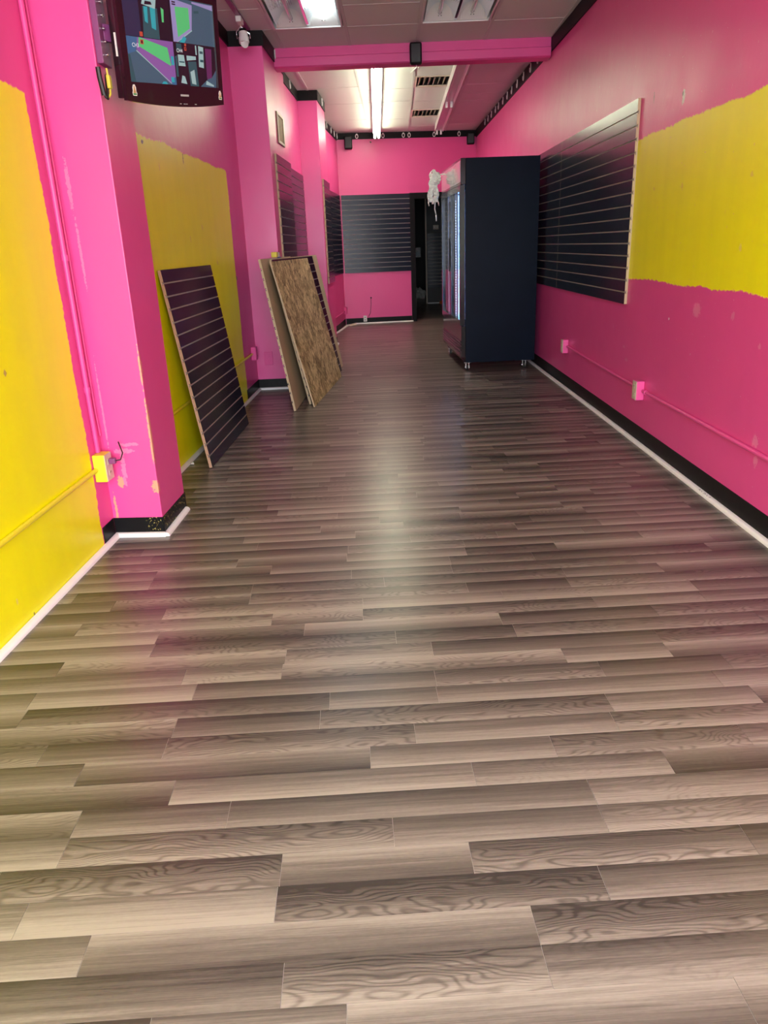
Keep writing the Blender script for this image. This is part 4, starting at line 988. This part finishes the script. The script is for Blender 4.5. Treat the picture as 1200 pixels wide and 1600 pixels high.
# white ribbon bow hanging from the far upper corner of the fridge
bc = FO + fy * 1.24 - fx * .070 + Z * 2.0
rb = thing('ribbon_bow', bc, 'crumpled white ribbon bow hanging from the fridge header', 'ribbon')
rr_ = random.Random(5)
def ribbon(name, pts, wv):
    mb = MB()
    for q in range(len(pts) - 1): mb.quad([pts[q] - wv, pts[q] + wv, pts[q + 1] + wv, pts[q + 1] - wv])
    o = mb.build(name, 'ribbon_white', rb, smooth=True); sm = o.modifiers.new('solid', 'SOLIDIFY'); sm.thickness = .0015
for i in range(16):
    a = 2 * math.pi * i / 16 + rr_.uniform(-.15, .15); ln = rr_.uniform(.045, .085)
    dv = (X * math.cos(a) * .85 + Z * math.sin(a) - Y * rr_.uniform(0, .5)).normalized(); dv.x = min(dv.x, .25); sd_ = dv.cross(Y).normalized()
    wv = (Y * .6 + sd_ * rr_.uniform(-.8, .8)).normalized() * rr_.uniform(.018, .028)
    pts = [bc - X * .02 - Y * .02 - Z * .03 + dv * (ln * math.sin(math.pi * q / 8)) + sd_ * (.03 * math.sin(2 * math.pi * q / 8)) for q in range(9)]
    ribbon('loop', pts, wv)
MB().tube([bc + fx * .0612, bc + fx * .02 - Z * .01, bc - Z * .02], .006, 8).build('tie', 'ribbon_white', rb, smooth=True)
for i in range(12):
    ln = (.26, .18, .30, .46, .22, .16, .28, .20, .24, .30, .26, .21)[i]; sx = rr_.uniform(-.10, .06)
    wv = (X * math.cos(i * .9) + Y * math.sin(i * .9)) * (rr_.uniform(.014, .026) if i != 3 else .006)
    pts = [bc - X * (.03 + .02 * (i % 3)) - Y * .03 - Z * (.03 + ln * q / 7) + X * (sx * .5 * (q / 7) ** .7) + X * (.010 * math.sin(q * 1.7 + i)) + Y * (.25 * sx * q / 7) for q in range(8)]
    ribbon('tail', pts, wv)

# ------------------------------------------------------------------ small gadget on top of the leaning boards
g = atz((452, 401), 1.212); g = Vector((-0.950, 6.86, 1.208))
t = thing('staple_box', g, 'small yellow and white box lying on top of the leaning boards', 'box')
gd = Vector((.05, 1, 0)).normalized(); gs = Vector((gd.y, -gd.x, 0))
MB().fbox(g, gd, gs, Z, -.07, .0, -.025, .025, 0, .045).build('yellow_half', 'cable_yellow', t, bevel=.006)
MB().fbox(g, gd, gs, Z, .0, .08, -.024, .024, .002, .042).build('white_half', 'white_plastic', t, bevel=.006)
MB().fbox(g, gd, gs, Z, -.02, .09, .014, .030, -.006, .004).build('blue_strip', 'blue_tape', t, bevel=.003)

# ------------------------------------------------------------------ dark back room seen through the doorway
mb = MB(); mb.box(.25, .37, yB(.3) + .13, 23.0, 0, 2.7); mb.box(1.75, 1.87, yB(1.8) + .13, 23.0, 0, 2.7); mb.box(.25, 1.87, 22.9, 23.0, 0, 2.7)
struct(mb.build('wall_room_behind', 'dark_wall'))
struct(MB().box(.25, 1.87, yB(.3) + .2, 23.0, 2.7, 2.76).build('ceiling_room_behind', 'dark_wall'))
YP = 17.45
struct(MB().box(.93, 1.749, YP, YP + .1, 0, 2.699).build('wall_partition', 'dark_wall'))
struct(MB().box(.915, .945, YP - .012, YP + .11, 0.001, 2.30).build('door_2', 'cream_plastic'))
MB
slat_panel(Vector((.96, YP - .0005, .34)), X, Z, Vector((0, -1, 0)), .74, 1.145, 'slat_dark', 'black_matte', 'groove_light', 'black slatted panel in the dark room behind the doorway')
q = onwall((681, 355), (0, YP), (1, YP))
t = thing('switch_plate', Vector((q.x, YP - .0005, q.z)), 'pale switch plate on the wall of the dark back room', 'switch')
MB().box(q.x - .06, q.x + .06, YP - .009, YP - .001, q.z - .045, q.z + .045).build('plate', 'cream_plastic', t, bevel=.003)
for sx in (-.03, .03): MB().box(q.x + sx - .008, q.x + sx + .008, YP - .014, YP - .009, q.z - .015, q.z + .015).build('toggle', 'white_plastic', t)
struct(MB().box(.95, 1.745, YP - .03, YP - .005, .0005, .02).build('trim_90', 'white_trim'))
# clutter on the back-room floor
q = atz((663, 459), .05)
t = thing('plastic_bag', Vector((.80, 19.2, 0)), 'crumpled pale plastic bag on the floor of the dark room', 'bag')
bm = bmesh.new(); bmesh.ops.create_icosphere(bm, subdivisions=3, radius=.17)
for v in bm.verts:
    k_ = 1 + .28 * math.sin(v.co.x * 41 + v.co.z * 17) * math.cos(v.co.y * 37 + v.co.z * 23); v.co *= k_; v.co.z = max(v.co.z * .9, -.10) + .1
me = bpy.data.meshes.new('bag'); bm.to_mesh(me); bm.free(); me.materials.append(MATS['ribbon_white']); o = bpy.data.objects.new('bag', me); C.objects.link(o); o.parent = t
q = atz((690, 469), .03)
t = thing('orange_rag', Vector((1.30, 17.2, 0)), 'small orange rag on the floor under the dark slatted panel', 'rag')
bm = bmesh.new(); bmesh.ops.create_icosphere(bm, subdivisions=3, radius=.09)
for v in bm.verts:
    v.co *= 1 + .25 * math.sin(v.co.x * 60) * math.cos(v.co.y * 55); v.co.z = max(v.co.z * .5, -.03) + .03
me = bpy.data.meshes.new('rag'); bm.to_mesh(me); bm.free(); me.materials.append(MATS['orange_item']); o = bpy.data.objects.new('cloth', me); C.objects.link(o); o.parent = t
t = thing('wall_monitor', Vector((.80, 18.6, 1.0)), 'small device with pale blue face in the dark hallway', 'device')
MB().box(.375, .86, 18.60, 18.66, .98, 1.20).build('casing', 'black_plastic', t)
plain('device_face', (.55, .66, .74), 0.4, var=0.04)
MB().box(.74, .84, 18.594, 18.60, 1.02, 1.10).build('display', 'device_face', t)
